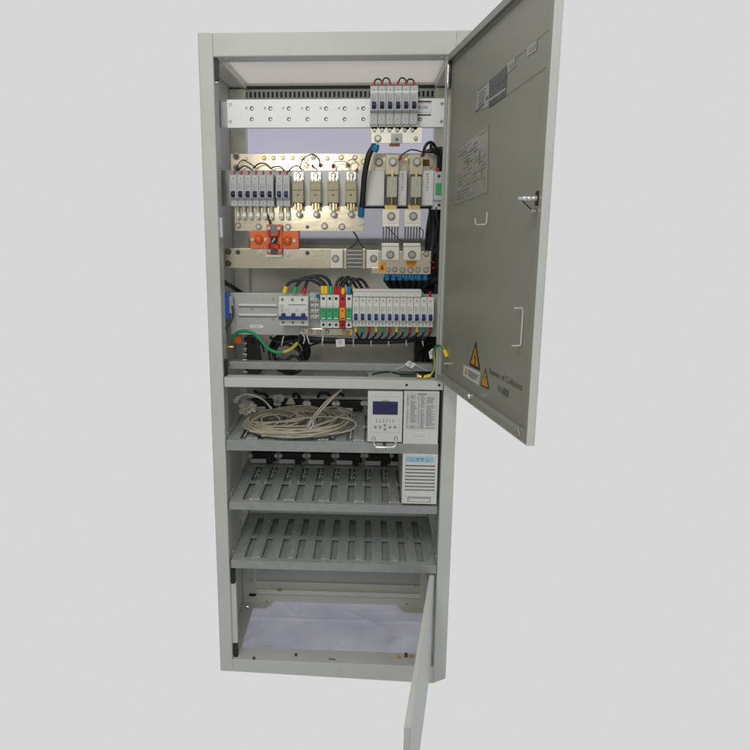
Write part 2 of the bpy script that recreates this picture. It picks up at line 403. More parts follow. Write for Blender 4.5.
# warning triangles: dark border, yellow field, mark
def lerp(a, b, t): return (a[0]+(b[0]-a[0])*t, a[1]+(b[1]-a[1])*t)
def tri_sticker(A, B, C, kind):
    g = ((A[0]+B[0]+C[0])/3, (A[1]+B[1]+C[1])/3)
    m = MB(); dquad(m, (A, B, C), pv+.0006, .0004, 0)
    dquad(m, tuple(lerp(g, p, .70 if kind == 'bolt' else .78) for p in (A, B, C)), pv+.0012, .0003, 1)
    bc = lerp(B, C, .5)
    def q(s, t): # s across, t up from base to apex
        b = lerp(B, C, s); return lerp(b, A, 0) if False else (b[0]+(A[0]-bc[0])*t, b[1]+(A[1]-bc[1])*t)
    if kind == 'bolt':
        dquad(m, (q(.52, .62), q(.40, .36), q(.50, .38)), pv+.0017, .0003, 0)
        dquad(m, (q(.40, .36), q(.50, .38), q(.58, .42), q(.52, .14), q(.48, .34)), pv+.0018, .0003, 0)
        dquad(m, (q(.44, .2), q(.6, .2), q(.52, .08)), pv+.0019, .0003, 0)
    else:
        dquad(m, (q(.47, .58), q(.53, .58), q(.51, .3), q(.49, .3)), pv+.0017, .0003, 2)
        dquad(m, (q(.48, .24), q(.52, .24), q(.52, .17), q(.48, .17)), pv+.0017, .0003, 2)
    return m
o = tri_sticker((475.7, 341), (469, 364.9), (479.9, 370.8), 'bolt').build('high_voltage_sticker', [inkK, ylw], door)
o['label'] = 'yellow triangle with black lightning bolt'
brnK = mat('brown_ink', hexlin(90, 52, 10), .5)
o = tri_sticker((485.3, 367.7), (480.4, 385.4), (488.8, 389.6), 'mark').build('caution_sticker', [brnK, ylw, brnK], door)
o['label'] = 'smaller yellow triangle with exclamation mark'
m = MB(); dquad(m, ((463.6, 364.4), (480.4, 372.6), (478.9, 385.6), (463, 375.2)), pv+.0003, .0003, 0)
dquad(m, ((466.1, 367.6), (464.2, 373.2), (467.2, 375)), pv+.0009, .0003, 2)
for k in range(6):
    f0 = .2+.115*k
    a = lerp((468.3, 367.6), (467.8, 377.6), f0); b = lerp((479.3, 373.3), (478.2, 384.4), f0)
    b = lerp(a, b, (1, .9, .96, .8, .97, .6)[k])
    dquad(m, (a, b, (b[0], b[1]+.55), (a[0], a[1]+.55)), pv+.0009, .0002, 1)
m.build('warning_label', [paper, inkG, ylw], door)
# lettering
doorInk = mat('door_lettering_ink', (.13, .128, .115), .6)
def dtext(name, txt, p0, p1, hpx, m, th=.0):
    u0, z0 = door_uz(*p0, pv); u1, z1 = door_uz(*p1, pv)
    up = Vector((0, 0, 1)); o = dpt(u0, pv+.0004, z0); ax = (dpt(u1, pv+.0004, z1)-o).normalized()
    Mx = Matrix.Identity(4)
    for j in range(3): Mx[j][0] = ax[j]; Mx[j][1] = up[j]; Mx[j][2] = dn[j]
    Mx.translation = o
    return text_part(name, txt, hpx, Mx, m, door, width=(dpt(u1, 0, z1)-dpt(u0, 0, z0)).length)
dtext('lettering', 'Beware of Collisions', (489.2, 373.3), (521.6, 390.3), .0165, doorInk)
dtext('lettering', '\u5c0f\u5fc3\u78b0\u649e', (497.6, 390.8), (508.4, 397.3), .0155, doorInk)
# film sticker with printed photo, squares and thin borders
m = MB()
for (a, b) in (((478, 90.5), (551.5, 27.2)), ((488.8, 108), (547.4, 66.2))):
    dquad(m, (a, b, (b[0], b[1]+.3), (a[0], a[1]+.3)), pv+.0005, .0002, 1)
dquad(m, ((489.8, 80.8), (507, 65.4), (505.6, 95.6), (488.8, 107.6)), pv+.0006, .0003, 2)
dquad(m, ((489, 99.2), (505.8, 87.5), (505.6, 89.8), (489, 101.6)), pv+.0010, .0002, 3)
dquad(m, ((491, 86), (505, 75), (505, 79), (491, 90)), pv+.0010, .0002, 1)
dquad(m, ((477.5, 92), (489.4, 81.3), (488.6, 106.5), (475.5, 111.8)), pv+.0006, .0003, 3)
for k in range(5):
    y = 93+k*3.4; dquad(m, ((478.5, y+1.2), (486-k*.6, y-5.2), (486-k*.6, y-4.5), (478.5, y+1.9)), pv+.0011, .0002, 1)
dquad(m, ((475, 111), (484, 103.3), (484, 105), (475.4, 112)), pv+.0011, .0002, 1); dquad(m, ((486, 97.5), (488, 95.8), (487.8, 99), (485.8, 100.4)), pv+.0011, .0002, 1)
dquad(m, ((507.3, 63.4), (515, 57), (515, 66), (507.4, 74)), pv+.0006, .0003, 3)
dquad(m, ((509, 65), (513.3, 61.6), (513.2, 66), (509, 70)), pv+.0010, .0003, 0)
dquad(m, ((527, 47.6), (537, 40.2), (536.4, 50), (527, 56.6)), pv+.0006, .0003, 3)
dquad(m, ((528.6, 49), (536, 43.6), (535.8, 47.3), (528.5, 52.7)), pv+.0010, .0003, 0)
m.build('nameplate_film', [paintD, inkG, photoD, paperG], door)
m = MB()
dquad(m, ((456.5, 152), (488.6, 124), (487.5, 192.5), (453.8, 205.5)), pv+.0004, .0003, 0)
rng = random.Random(3)
for k in range(15):
    f = .05+.92*k/15; a = lerp((456.5, 152), (453.8, 205.5), f); b = lerp((488.6, 124), (487.5, 192.5), f)
    s = .08
    while s < .9:
        e = s+rng.uniform(.05, .24)
        if rng.random() < .62:
            p, q_ = lerp(a, b, s), lerp(a, b, min(e, .93)); hh = rng.choice((.5, .7, .9, 1.4))
            dquad(m, (p, q_, (q_[0], q_[1]+hh), (p[0], p[1]+hh)), pv+.0009, .0002, 1)
        s = e+.05
for (sx, f0, f1) in ((.72, .28, .52), (.35, .3, .42), (.8, .55, .7)):
    p = lerp(lerp((456.5, 152), (488.6, 124), sx), lerp((453.8, 205.5), (487.5, 192.5), sx), f0); q_ = lerp(lerp((456.5, 152), (488.6, 124), sx), lerp((453.8, 205.5), (487.5, 192.5), sx), f1)
    dquad(m, (p, (p[0]+.7, p[1]-.5), (q_[0]+.7, q_[1]-.5), q_), pv+.0010, .0002, 1)
paperF = mat('clear_diagram_film', (.345, .34, .30), .25, var=.06, scale=20)
m.build('wiring_diagram', [paperF, mat('faded_ink', (.235, .23, .21), .6)], door)
# door furniture
def dtube(mb, pts, r, m=0, sub=1):
    P = []
    for (px, py, v) in pts:
        u, z = door_uz(px, py, v); P.append(dpt(u, v, z))
    return mb.tube(P, r, 8, sub, m)
u, z = door_uz(488.2, 212, pv); u2, z2 = door_uz(488, 224.6, pv)
m = MB(); m.tube([dpt(u, pv+.002, z), dpt(u, pv+.002, z2+.003), dpt(u, pv+.005, z2), dpt(u, pv+.021, z2), dpt(u, pv+.024, z2+.003), dpt(u, pv+.024, z2+.011)], .0014, 8, 1); m.build('document_hook', paint, door)
u, z = door_uz(524.3, 308, pv); u2, z2 = door_uz(522.6, 346, pv)
m = MB(); m.tube([dpt(u, pv+.017, z), dpt(u, pv+.004, z), dpt(u, pv+.002, z-.003), dpt(u, pv+.002, z2+.003), dpt(u, pv+.004, z2), dpt(u, pv+.017, z2)], .0016, 8, 1); m.build('document_holder', paint, door)
u, z = door_uz(537.5, 198.5, DT)
m = MB(); dbox(m, u-.004, u+.004, DT-.0004, DT+.002, z-.011, z+.011, .0004, 1)
m.cyl(dpt(u-.002, DT, z), dpt(u-.002, DT+.007, z), .006, seg=14); m.cyl(dpt(u-.002, DT+.006, z), dpt(u-.002, DT+.030, z), .0034, seg=12)
m.cyl(dpt(u-.002, DT+.017, z), dpt(u-.002, DT+.021, z), .0055, seg=6); m.cyl(dpt(u-.002, DT+.012, z), dpt(u-.002, DT+.014, z), .0055, seg=14)
m.tube([dpt(u-.002, DT+.022, z-.004), dpt(u-.001, DT+.008, z-.016)], .0009, 6, 1, 1)
m.cyl(dpt(u-.002, DT-.004, z-.019), dpt(u-.002, DT+.007, z-.017), .003, seg=10); m.build('door_lock', [chrome, plK], door)
m = MB(); dtube(m, ((448.2, 65, DT+.004), (447.6, 84, DT+.004)), .0034); m.build('hinge_pin', chrome, door)
m = MB(); u, z = door_uz(450.5, 75, pv); dbox(m, u-.004, u+.008, pv, pv+.004, z-.026, z+.026, .0006, 1); dbox(m, u, u+.003, pv+.004, pv+.007, z-.024, z+.024, .0004, 0)
u, z = door_uz(448.6, 86, DT); m.ball(dpt(u, DT+.002, z), .0045); m.build('hinge_leaf', [chrome, steelD], door)
u, z = door_uz(471.8, 396, DT); m = MB(); m.cyl(dpt(u, DT-.001, z), dpt(u, DT+.006, z), .0055, seg=12); m.ball(dpt(u, DT+.006, z), .0048); m.build('door_stud', chrome, door)
u, z = door_uz(448.7, 363.8, pv); m = MB(); m.cyl(dpt(u, pv, z), dpt(u, pv+.007, z), .003, seg=12); m.cyl(dpt(u, pv+.006, z), dpt(u, pv+.009, z), .0045, seg=6); m.build('earth_stud', chrome, door)
u, z = door_uz(520, 433, DT); m = MB(); m.cyl(dpt(u-.009, DT-.0005, z+.004), dpt(u+.004, DT+.0015, z-.002), .0025, seg=8); m.build('door_clip', steel, door)

# ---- lower door (swung out toward the viewer)
LX, LY = .5605, -.001; ld = Vector((.4682-.5605, -.5282+.001, 0)); LW = ld.length; ld.normalize(); ln = Vector((ld.y, -ld.x, 0))
LZ0, LZ1, LT = .052, .305, .0125
def lbox(mb, u0, u1, v0, v1, z0, z1, b=0., m=0):
    V = [Vector((LX, LY, z))+ld*u+ln*v for u in (u0, u1) for v in (v0, v1) for z in (z0, z1)]
    F = [(0, 1, 3, 2), (4, 6, 7, 5), (0, 4, 5, 1), (2, 3, 7, 6), (0, 2, 6, 4), (1, 5, 7, 3)]
    return mb.bev(V, F, b, m) if b else mb.add(V, F, m)
m = MB(); lbox(m, 0, LW, 0, .002, LZ0, LZ1, .0009); lbox(m, 0, LW, .002, LT, LZ1-.002, LZ1, .0007); lbox(m, 0, LW, .002, LT, LZ0, LZ0+.002, .0007)
lbox(m, 0, .002, .002, LT, LZ0+.002, LZ1-.002); lbox(m, LW-.002, LW, .002, LT, LZ0+.002, LZ1-.002, .0007)
ldo = m.build('lower_door', paint, cab)
m = MB(); lbox(m, LW-.016, LW-.002, LT-.002, LT-.0002, LZ0+.002, LZ1-.002); lbox(m, .002, .016, LT-.002, LT-.0002, LZ0+.002, LZ1-.002); m.build('door_flange', paint, ldo)

# ------------------------------------------------------------------ FLOOR SHEET under the open base
m = MB(); NX, NY = 120, 72; V = []; F = []
fx0, fx1, fy0, fy1 = .012, .588, .03, .345; rg = random.Random(5)
cre = [(rg.uniform(fx0, fx1), rg.uniform(fy0, fy1), rg.uniform(0, 3.14), rg.uniform(.002, .0055)) for _ in range(16)]
for j in range(NY+1):
    for i in range(NX+1):
        x = fx0+(fx1-fx0)*i/NX; y = fy0+(fy1-fy0)*j/NY; h = 0
        for (cx, cy, a, am) in cre:
            d = (x-cx)*math.sin(a)-(y-cy)*math.cos(a); s_ = (x-cx)*math.cos(a)+(y-cy)*math.sin(a)
            h += am*math.exp(-(d/.006)**2)*math.exp(-(s_/.08)**2)
        h += .004*math.exp(-((y-.245)/.006)**2)
        V.append((x, y, .008+h+.0008*math.sin(x*31+y*17)))
for j in range(NY):
    for i in range(NX): a = j*(NX+1)+i; F.append([a, a+1, a+NX+2, a+NX+1])
m.add(V, F, 0, True)
sh = m.build('floor_sheet', lilac); tag(sh, 'creased lilac plastic sheet on the floor of the open bottom bay', 'sheet')
sh.modifiers.new('thickness', 'SOLIDIFY').thickness = .0006

# ------------------------------------------------------------------ SHELF TRAYS
s_z = {}
def tray(idx, lip, front_l, front_r, back_py, label, rows, dots, lipmat):
    (yl, yb) = lip
    zt = at(330, yl, -.002).z; zb = at(330, yb, -.002).z; s_z[idx] = zt
    x0 = at(front_l, (yl+yb)/2, -.002).x; x1 = at(front_r, (yl+yb)/2, -.002).x
    t = thing('shelf_tray', label, 'shelf', ((x0+x1)/2, .14, zb), 'slotted trays of the lower bays')
    m = MB(); m.box(x0, x1, -.002, .0, zb, zt, .0006); m.box(x0, x1, .0002, .012, zb, zb+.002, .0004); m.build('front_lip', lipmat, t)
    D = .285; zp = zt-.0025
    xs = [x0]; n = 11; mar = .016; pit = (x1-x0-2*mar)/n
    holes = []; 
    for i in range(n):
        cx = x0+mar+pit*(i+.5); xs += [cx-.0088, cx+.0088]
    xs.append(x1)
    ys = [.0003, .020, .130, .148, .258, D]
    m = MB()
    for j in range(len(ys)-1):
        for i in range(len(xs)-1):
            if j in (1, 3) and i % 2 == 1: continue
            m.box(xs[i], xs[i+1], ys[j], ys[j+1], zp-.0016, zp)
    # raised ribs between pairs of slots
    for i in range(1, n, 2):
        m.box(x0+mar+pit*(i-.5)+.0125, x0+mar+pit*(i+.5)-.0125, .022, .252, zp, zp+.0016, .0006)
    for i in range(n):
        cx = x0+mar+pit*(i+.5)
        for (yy) in (.0215, .132, .146): m.cyl((cx-.0112 if i % 2 else cx+.0112, yy, zp), (cx-.0112 if i % 2 else cx+.0112, yy, zp+.0022), .0018, seg=8, m=1)
        if dots:
            for k in range(4):
                yy = .17+.018*k; m.ball((cx, yy, zp+.004), .0023, seg=8, rings=5, m=1)
                if k % 2 == 0 or idx == 1: m.ball((cx+.0065, yy+.004, zp+.004), .0021, seg=8, rings=5, m=1)
                if idx == 1: m.ball((cx+.001, .035+.016*k, zp+.003), .0022, seg=8, rings=5, m=1)
    m.build('deck', [galvD, paper if dots else steel], t)
    MB().box(x0-.004, x0-.0005, .035, D, zp-.004, zp+.010).build('side_flange', galvD, t); MB().box(x1+.0005, x1+.004, .035, D, zp-.004, zp+.010).build('side_flange', galvD, t)
    m = MB()
    for sx in (x0-.001, x1+.001):
        for yy in (.03, .06): MB().ball((sx, yy, zp+.012), .0028, seg=8, rings=5).build('flange_screw', steel, t)
    m = MB(); m.box(x0, x1, D+.0005, D+.002, zp-.01, zp+.003, .0004); m.build('rear_lip', galv if dots else galvD, t)
    # sheet added under the deck to keep the slots in shade
    m = MB(); m.box(x0+.002, x1-.002, .014, D-.002, zp-.014, zp-.012); m.build('slot_shade', galvD, t)
    return t, x0, x1, zp, D
T1 = tray(1, (442.2, 452.3), 226.3, 438.3, 412, 'top slotted shelf tray carrying the coil of beige cable', 2, True, galv)
T2 = tray(2, (504, 511.8), 229.2, 437.0, 463, 'middle slotted shelf tray under the vented module', 2, True, galv)
T3 = tray(3, (562.8, 570.8), 231.2, 436.4, 516, 'lowest slotted shelf tray, empty, over the bottom bay', 2, False, galv)

# backplanes with black sockets behind the two upper trays
def backplane(T, label, tops, centers, screws, w=24):
    t_, x0, x1, zp, D = T
    Y = .292
    ztop = at(300, tops[0], Y).z; zmid = at(300, tops[1], Y).z; zlow = at(300, tops[2], Y).z
    b = thing('backplane', label, 'backplane', ((x0+x1)/2, Y, zp), 'socket rails behind the trays')
    m = MB(); m.box(x0, x1, Y, Y+.003, zp+.002, ztop+.03, .0005); m.build('rail_plate', galv, b)
    m = MB(); m.box(x0, x1, Y-.012, Y-.0005, ztop-.002, ztop+.006, .001); m.build('top_strip', zinc, b)
    for c in centers:
        a0, a1, _, _ = xz(c-w/2, tops[1], c+w/2, tops[2], Y-.014)
        m = MB(); m.box(a0, a1, Y-.016, Y-.0005, zlow, zmid, .0015); m.box(a0+(a1-a0)*.62, a0+(a1-a0)*.85, Y-.016, Y-.0005, zlow-.009, zlow+.002, .001); m.build('socket', plK, b)
        m = MB(); m.box(a0-.004, a0+(a1-a0)*.6, Y-.020, Y-.0165, zlow-.004, zlow+.009, .002); m.build('contact_block', plW, b)
    m = MB()
    for sx in screws:
        c = at(sx, (tops[1]+tops[2])/2, Y-.012); MB().cyl((c.x, Y-.001, c.z+.002), (c.x, Y-.018, c.z+.002), .0066, .006, seg=14).build('thumb_screw', paper, b)
backplane(T1, 'grey socket rail with black sockets behind the coil of beige cable', (397, 399, 408.5), (263, 292, 321, 350.5), (276, 279.7, 305, 309, 334, 338, 362.5, 366))
backplane(T2, 'grey socket rail with black sockets behind the empty middle tray', (449.5, 451.5, 460.3), (264, 292.5, 321.5, 350, 378.5, 404), (251, 276.4, 280.6, 304.5, 308.8, 333.5, 337.6, 362.5, 366.5, 391.5))
# loose connector leads peeping out over the upper socket rail
for (pts, lab) in ((((254, 391, .25), (259, 393, .245), (264, 394, .25), (267.5, 396.5, .26)), 'black lead end poking over the upper socket rail, by the left bag'),
                   (((293, 397, .25), (295, 393.5, .245), (298, 395, .25), (299.5, 397.5, .26)), 'short black lead arching over the upper socket rail'),
                   (((318, 397, .25), (320.5, 393, .24), (326, 393, .24), (332, 396, .25), (338, 393, .24), (343.5, 395.5, .25)), 'long wavy black lead lying over the upper socket rail')):
    m = MB(); m.tube([at(*p) for p in pts], .0045, 8, 6); tag(m.build('connector_lead', rubK), lab, 'cable', 'black leads over the socket rail')

# ------------------------------------------------------------------ TRAY MODULES
# monitoring unit
Yf = -.003
x0, x1, z0, z1 = xz(367.6, 391.6, 402.4, 442.0, Yf)
t = thing('monitoring_unit', 'white monitoring unit with dark blue display, round keys and a wire handle', 'control unit', ((x0+x1)/2, .1, z0))
mu = MB(); mu.box(x0, x1, .0, .2, z0, z1, .001); mu.build('case', plW, t)
m = MB(); m.box(x0, x1, Yf, -.0004, z0, z1, .0012); fp = m.build('front_panel', plW, t)
a0, a1, b0, b1 = xz(371, 396.5, 400, 432.5, Yf); 
m = MB()
for bxs in ((a0, a1, b1-.0006, b1), (a0, a1, b0, b0+.0006), (a0, a0+.0006, b0+.0006, b1-.0006), (a1-.0006, a1, b0+.0006, b1-.0006)): m.box(bxs[0], bxs[1], Yf-.0004, Yf, bxs[2], bxs[3])
m.build('panel_border', plG, fp)
a0, a1, b0, b1 = xz(373.3, 402, 397.2, 414, Yf)
m = MB(); m.box(a0-.0014, a1+.0014, Yf-.0012, Yf-.0001, b0-.0014, b1+.0014, .0004, 1); m.box(a0, a1, Yf-.002, Yf-.0013, b0, b1, .0003, 0); m.build('display', [lcd, plK], fp)
a0, _, b0, _ = xz(382, 400.2, 389, 401.3, Yf); text_part('lettering', 'CONTROL', .0042, front_M(a0, Yf-.0003, b0), inkG, fp, width=.017)
m = MB()
for i in range(6):
    c = at(376.6+i*3.35, 421.4, Yf); m.cyl((c.x, Yf, c.z), (c.x, Yf-.001, c.z), .0017, seg=10)
    c = at(376.6+i*3.35, 419.2, Yf); m.box(c.x-.0022, c.x+.0022, Yf-.0004, Yf, c.z-.0006, c.z+.0006)
m.build('indicator', plGd, fp)
for px, py in ((375.3, 427), (380, 427), (384.9, 425), (384.9, 429.2), (390, 427), (395, 427)):
    c = at(px, py, Yf); m = MB(); m.cyl((c.x, Yf, c.z), (c.x, Yf-.0016, c.z), .0043, .004, seg=16, m=0); m.box(c.x-.0018, c.x+.0018, Yf-.0021, Yf-.0016, c.z-.0009, c.z+.0009, 0, 1)
    m.build('key', [plG, inkK], fp)
p = [at(373.6, 438.2, Yf), at(373.9, 444, -.03), at(376.2, 447, -.034), at(385, 447.3, -.036), at(393.6, 447, -.034), at(395.8, 444, -.03), at(395.9, 438.2, Yf)]
m = MB(); m.tube(p, .0024, 10, 6); m.build('handle', chrome, t)
m = MB()
for px in (373.6, 395.9):
    c = at(px, 438.2, Yf); MB().cyl((c.x, Yf, c.z), (c.x, Yf-.003, c.z), .0052, .0046, seg=14).build('handle_boss', steel, t)
c = at(384.5, 444.6, Yf-.002); m = MB(); m.cyl((c.x, Yf, c.z), (c.x, Yf-.008, c.z), .0042, seg=12); m.build('lock_screw', steelD, t)
# blank panel with printed table
x0, x1, z0, z1 = xz(403.6, 391.4, 438.6, 444.0, -.002)
t = thing('blanking_panel', 'grey blank panel with a printed parameter table, right of the display unit', 'panel', ((x0+x1)/2, 0, z0))
MB().box(x0, x1, -.002, .004, z0, z1, .0008).build('plate', plW, t)
a0, a1, b0, b1 = xz(406.2, 392.8, 437.6, 429.6, -.002)
m = MB(); m.box(a0, a1, -.0026, -.0021, b0, b1, 0, 0)
rg = random.Random(11); nr = 24; rh = (b1-b0)/(nr+2.5)
m.box(a0+(a1-a0)*.36, a0+(a1-a0)*.64, -.0029, -.0027, b1-rh*1.3, b1-rh*.6, 0, 1)
for r_ in range(nr):
    zz = b1-rh*(r_+2.4)
    for (f0, f1) in ((.02, .07), (.14, .34), (.38, .42), (.46, .60), (.64, .92)):
        if rg.random() < .12: continue
        e = f0+(f1-f0)*rg.uniform(.55, 1); s = f0
        while s < e:
            q_ = min(e, s+rg.uniform(.02, .07)); m.box(a0+(a1-a0)*s, a0+(a1-a0)*q_, -.0029, -.0027, zz, zz+rh*.42, 0, 1); s = q_+.012
m.build('printed_table', [mat('grey_label', (.58, .58, .57), .5, var=.03), inkG], t)
c = at(419.5, 432.6, -.002); m = MB(); m.box(c.x-.012, c.x+.012, -.0042, -.0019, c.z-.008, c.z+.001, .002); m.build('finger_pull', plW, t)
# vented rectifier module
x0, x1, z0, z1 = xz(402.2, 454.2, 437.2, 503.8, -.004)
t = thing('rectifier_module', 'white rectifier module with blue label and horizontal vent slots', 'power module', ((x0+x1)/2, .1, z0))
MB().box(x0+.001, x1-.001, .012, .24, z0, z1-.0015, .001).build('case', zinc, t)
Lx = lambda px: at(px, 480, -.004).x
Lz = lambda py: at(420, py, -.004).z
m = MB(); vy = [466.2+3.42*i for i in range(8)]
sx0, sx1 = Lx(405.3), Lx(434.6)
m.box(x0, sx0, -.004, .0105, z0, z1, .0006); m.box(sx1, x1, -.004, .0105, z0, z1, .0006)
prev = z1
for i, py in enumerate(vy[:8]):
    zt_ = Lz(py-.75); m.box(sx0, sx1, -.0036-(.002 if i else 0), .0105, zt_, prev, .0009); prev = Lz(py+.75)
hz1, hz0 = Lz(496.8), Lz(502.4); hx0, hx1 = Lx(408), Lx(431.5)
m.box(sx0, sx1, -.0036, .0105, hz1, prev, .0006); m.box(sx0, hx0, -.0036, .0105, z0, hz1, 0); m.box(hx1, sx1, -.0036, .0105, z0, hz1, 0); m.box(hx0, hx1, -.0036, .0105, z0, hz0, 0)
m.box(hx0, hx1, .004, .0105, hz0, hz1, 0); m.build('front_panel', plW, t)
MB().box(sx0, sx1, .0107, .0115, z0, z1).build('vent_backing', plGd, t)
m = MB(); m.box(hx0+.003, hx1-.003, -.0035, .002, Lz(501.9), Lz(499.6), .001); m.build('grip', plW, t)
m = MB(); c0, c1, e0, e1 = Lx(405.8), Lx(433), Lz(461.6), Lz(456.9); m.box(c0, c1, -.0056, -.0045, e0, e1, .0005, 0); m.build('label_strip', ltblue, t)
m = MB()
for px in (412.2, 417, 422, 427):
    m.cyl((Lx(px), -.0055, Lz(460.2)), (Lx(px), -.0063, Lz(460.2)), .0013, seg=8)
m.build('indicator', plB, t); text_part('lettering', 'RECTIFIER', .0032, front_M(Lx(415), -.0058, Lz(459)), plB, t, width=.020)

# ------------------------------------------------------------------ CABLE COIL and bags on the top tray
rg = random.Random(21); zc = s_z[1]
t = thing('cable_coil', 'coil of beige cable tied with a white tie, lying on the top tray', 'cable coil', (.22, .14, zc))
P0 = (243, 420); cx_l, cx_r = 243.5, 347.5
c3 = atz(296, 424, zc+.015); cxw, cyw = c3.x, c3.y
rx = (atz(347.5, 424, zc+.015).x-atz(243.5, 424, zc+.015).x)/2
m = MB()
def loop(cx_, cy_, sx, sy, z, tw, hump, r_=.0024):
    ph = rg.uniform(0, 6.28); pts = []
    for a in range(16):
        th_ = 2*math.pi*a/16; x = sx*math.cos(th_)*rg.uniform(.97, 1.03); y = sy*math.sin(th_)*rg.uniform(.95, 1.05)
        pts.append((cx_+x*math.cos(tw)-y*math.sin(tw), cy_+x*math.sin(tw)+y*math.cos(tw), z+.004*math.sin(th_*2+ph)+hump*(.5+.5*math.sin(th_+.6))))
    m.tube(pts, r_, 7, 5, 0, True)
for k in range(13): loop(cxw+rg.uniform(-.004, .006), cyw+rg.uniform(-.006, .006), rx*rg.uniform(.93, 1.0), .094*rg.uniform(.84, 1.03), zc+.005+.0013*k, rg.uniform(-.10, -.02), .012)
for k in range(7): loop(cxw-.012+rg.uniform(-.01, .01), cyw+.004+rg.uniform(-.01, .01), rx*rg.uniform(.72, .92), .08*rg.uniform(.7, 1.0), zc+.008+.002*k, rg.uniform(-.02, .20), .018)
for k in range(7): loop(cxw-.052+rg.uniform(-.012, .012), cyw+.016+rg.uniform(-.01, .01), rx*rg.uniform(.32, .55), .052*rg.uniform(.6, 1.1), zc+.010+.002*k, rg.uniform(-.4, .5), .014)
for pts in ([(258, 425, .05), (285, 421, .08), (318, 417, .09), (349, 419, .08), (356, 426, .05), (344, 432, .03), (318, 435, .018)], [(249, 416, .12), (268, 410, .16), (300, 412, .15), (335, 407, .18), (352, 412, .14)], [(270, 428, .04), (280, 421, .08), (274, 415, .12), (262, 418, .1), (266, 426, .05), (284, 431, .03)], [(250, 431, .02), (275, 434, .018), (305, 429, .03), (330, 421, .06), (345, 414, .10)], [(262, 436, .018), (292, 433.5, .02), (322, 428, .03), (341, 424, .06)], [(290, 417, .13), (303, 411, .16), (318, 413, .17), (330, 420, .13), (326, 427, .08)], [(296, 408, .18), (308, 417, .12), (316, 422, .09), (313, 431, .04)]):
    m.tube([at(*p) for p in pts], .0024, 7, 7)
m.build('cable_loop', beige, t)
m = MB()
m.tube([at(311, 424, .04), at(318, 414, .035), at(328, 403, .03), at(336, 394.5, .03), at(341.5, 389.5, .035)], .0028, 7, 6)
m.tube([at(307, 425, .045), at(315, 414.5, .04), at(326, 402, .035), at(338.5, 391.5, .04)], .0028, 7, 6); m.build('cable_tail', beige, t)
m = MB(); m.tube([at(307, 430, .03), at(309, 425, .025), at(314, 419, .05), at(312, 427, .028), at(307, 430, .03)], .0016, 6, 5); m.tube([at(308, 427, .027), at(316, 433, .02)], .0012, 6, 1)
m.build('cable_tie', paper, t)
def bag(pc, s, label, Y):
    c = at(*pc, Y); m = MB(); rg2 = random.Random(int(pc[0])); V = []; F = []; n, k = 12, 16
    for i in range(n+1):
        tt = math.pi*i/n
        for j in range(k):
            p = 2*math.pi*j/k; q = 1+.22*math.sin(3*p+i)+.16*math.sin(5*p-2*i)+rg2.uniform(-.12, .12)
            V.append((c.x+s[0]*q*math.sin(tt)*math.cos(p), c.y+s[1]*q*math.cos(tt), c.z+s[2]*q*math.sin(tt)*math.sin(p)))
    for i in range(n):
        for j in range(k): F.append([i*k+j, i*k+(j+1) % k, (i+1)*k+(j+1) % k, (i+1)*k+j])
    m.add(V, F, 0, False); tag(m.build('wrapped_plug', clear), label, 'plug', 'plugs in cloudy plastic bags')
bag((247.5, 408), (.022, .02, .017), 'cloudy plastic bag round a plug, left of the beige coil', .12)
bag((278.5, 399), (.014, .015, .012), 'small cloudy bag round a plug, behind the beige coil', .2)
m = MB(); m.tube([at(237, 401, .12), at(239.5, 397, .13), at(245, 394.5, .15), at(255, 396, .16), at(264, 400.5, .14), at(271, 408, .1)], .0028, 8, 6)
m.tube([at(235.5, 401.5, .115), at(238.2, 397.5, .13)], .0062, 8, 1); tag(m.build('white_lead', plW), 'white lead with plug running from the left wall down to the beige coil', 'cable')
p0 = at(290.5, 401, .17); m = MB(); m.prism([(p0.x-.014, p0.z-.010), (p0.x+.012, p0.z-.010), (p0.x+.004, p0.z+.009), (p0.x-.003, p0.z+.009)], p0.y, p0.y+.012, 'y', .001); tag(m.build('beige_plug', beige), 'beige plug standing up behind the cable coil', 'plug')
#PART2
# ------------------------------------------------------------------ ELECTRICAL BAY
YT = .055                                           # top mounting plate
x0, x1, z0, z1 = xz(227, 98.8, 446, 127.6, YT)
t = thing('mounting_plate', 'bright zinc mounting plate with two rows of holes at the top of the bay', 'mounting plate', ((x0+x1)/2, YT, z0))
m = MB(); m.box(x0, x1, YT, YT+.002, z0, z1, .0008); m.box(x0, x1, YT+.0022, YT+.014, z0, z0+.002, .0004); pl = m.build('plate', zinc, t)
m = MB(); m.box(.0125, x0-.0006, YT+.012, YT+.0135, z0+.002, z1-.002, .0005); m.box(x0-.0006, x0+.0012, YT+.0022, YT+.0135, z0+.002, z1-.002); m.build('end_bracket', galv, t)
for k in range(9):
    for (px, py, r_) in ((251.7+18.6*k, 108.4, .0048), (246.4+18.6*k, 108.3, .0026), (251.7+18.6*k, 119.2, .0046), (420, 119.3, .0046)):
        if px > 366 and (px != 420 or k): continue
        c = at(px, py, YT); m = MB(); m.cyl((c.x, YT-.0003, c.z), (c.x, YT+.001, c.z), r_, seg=16, m=0); m.cyl((c.x+r_*.2, YT-.0005, c.z-r_*.15), (c.x+r_*.2, YT, c.z-r_*.15), r_*.48, seg=14, m=1); m.build('hole', [steelD, steel], t)
for px, py in ((230.3, 104), (230.2, 121.3), (442, 103.6), (441.5, 121.4)):
    c = at(px, py, YT); m = MB(); m.screw(c.x, YT, c.z, .0044, 0, 1); m.build('screw', [steel, inkK], t)
a0, a1, b0, b1 = xz(417, 100.2, 431.6, 115.9, YT); dz = (b1-b0)
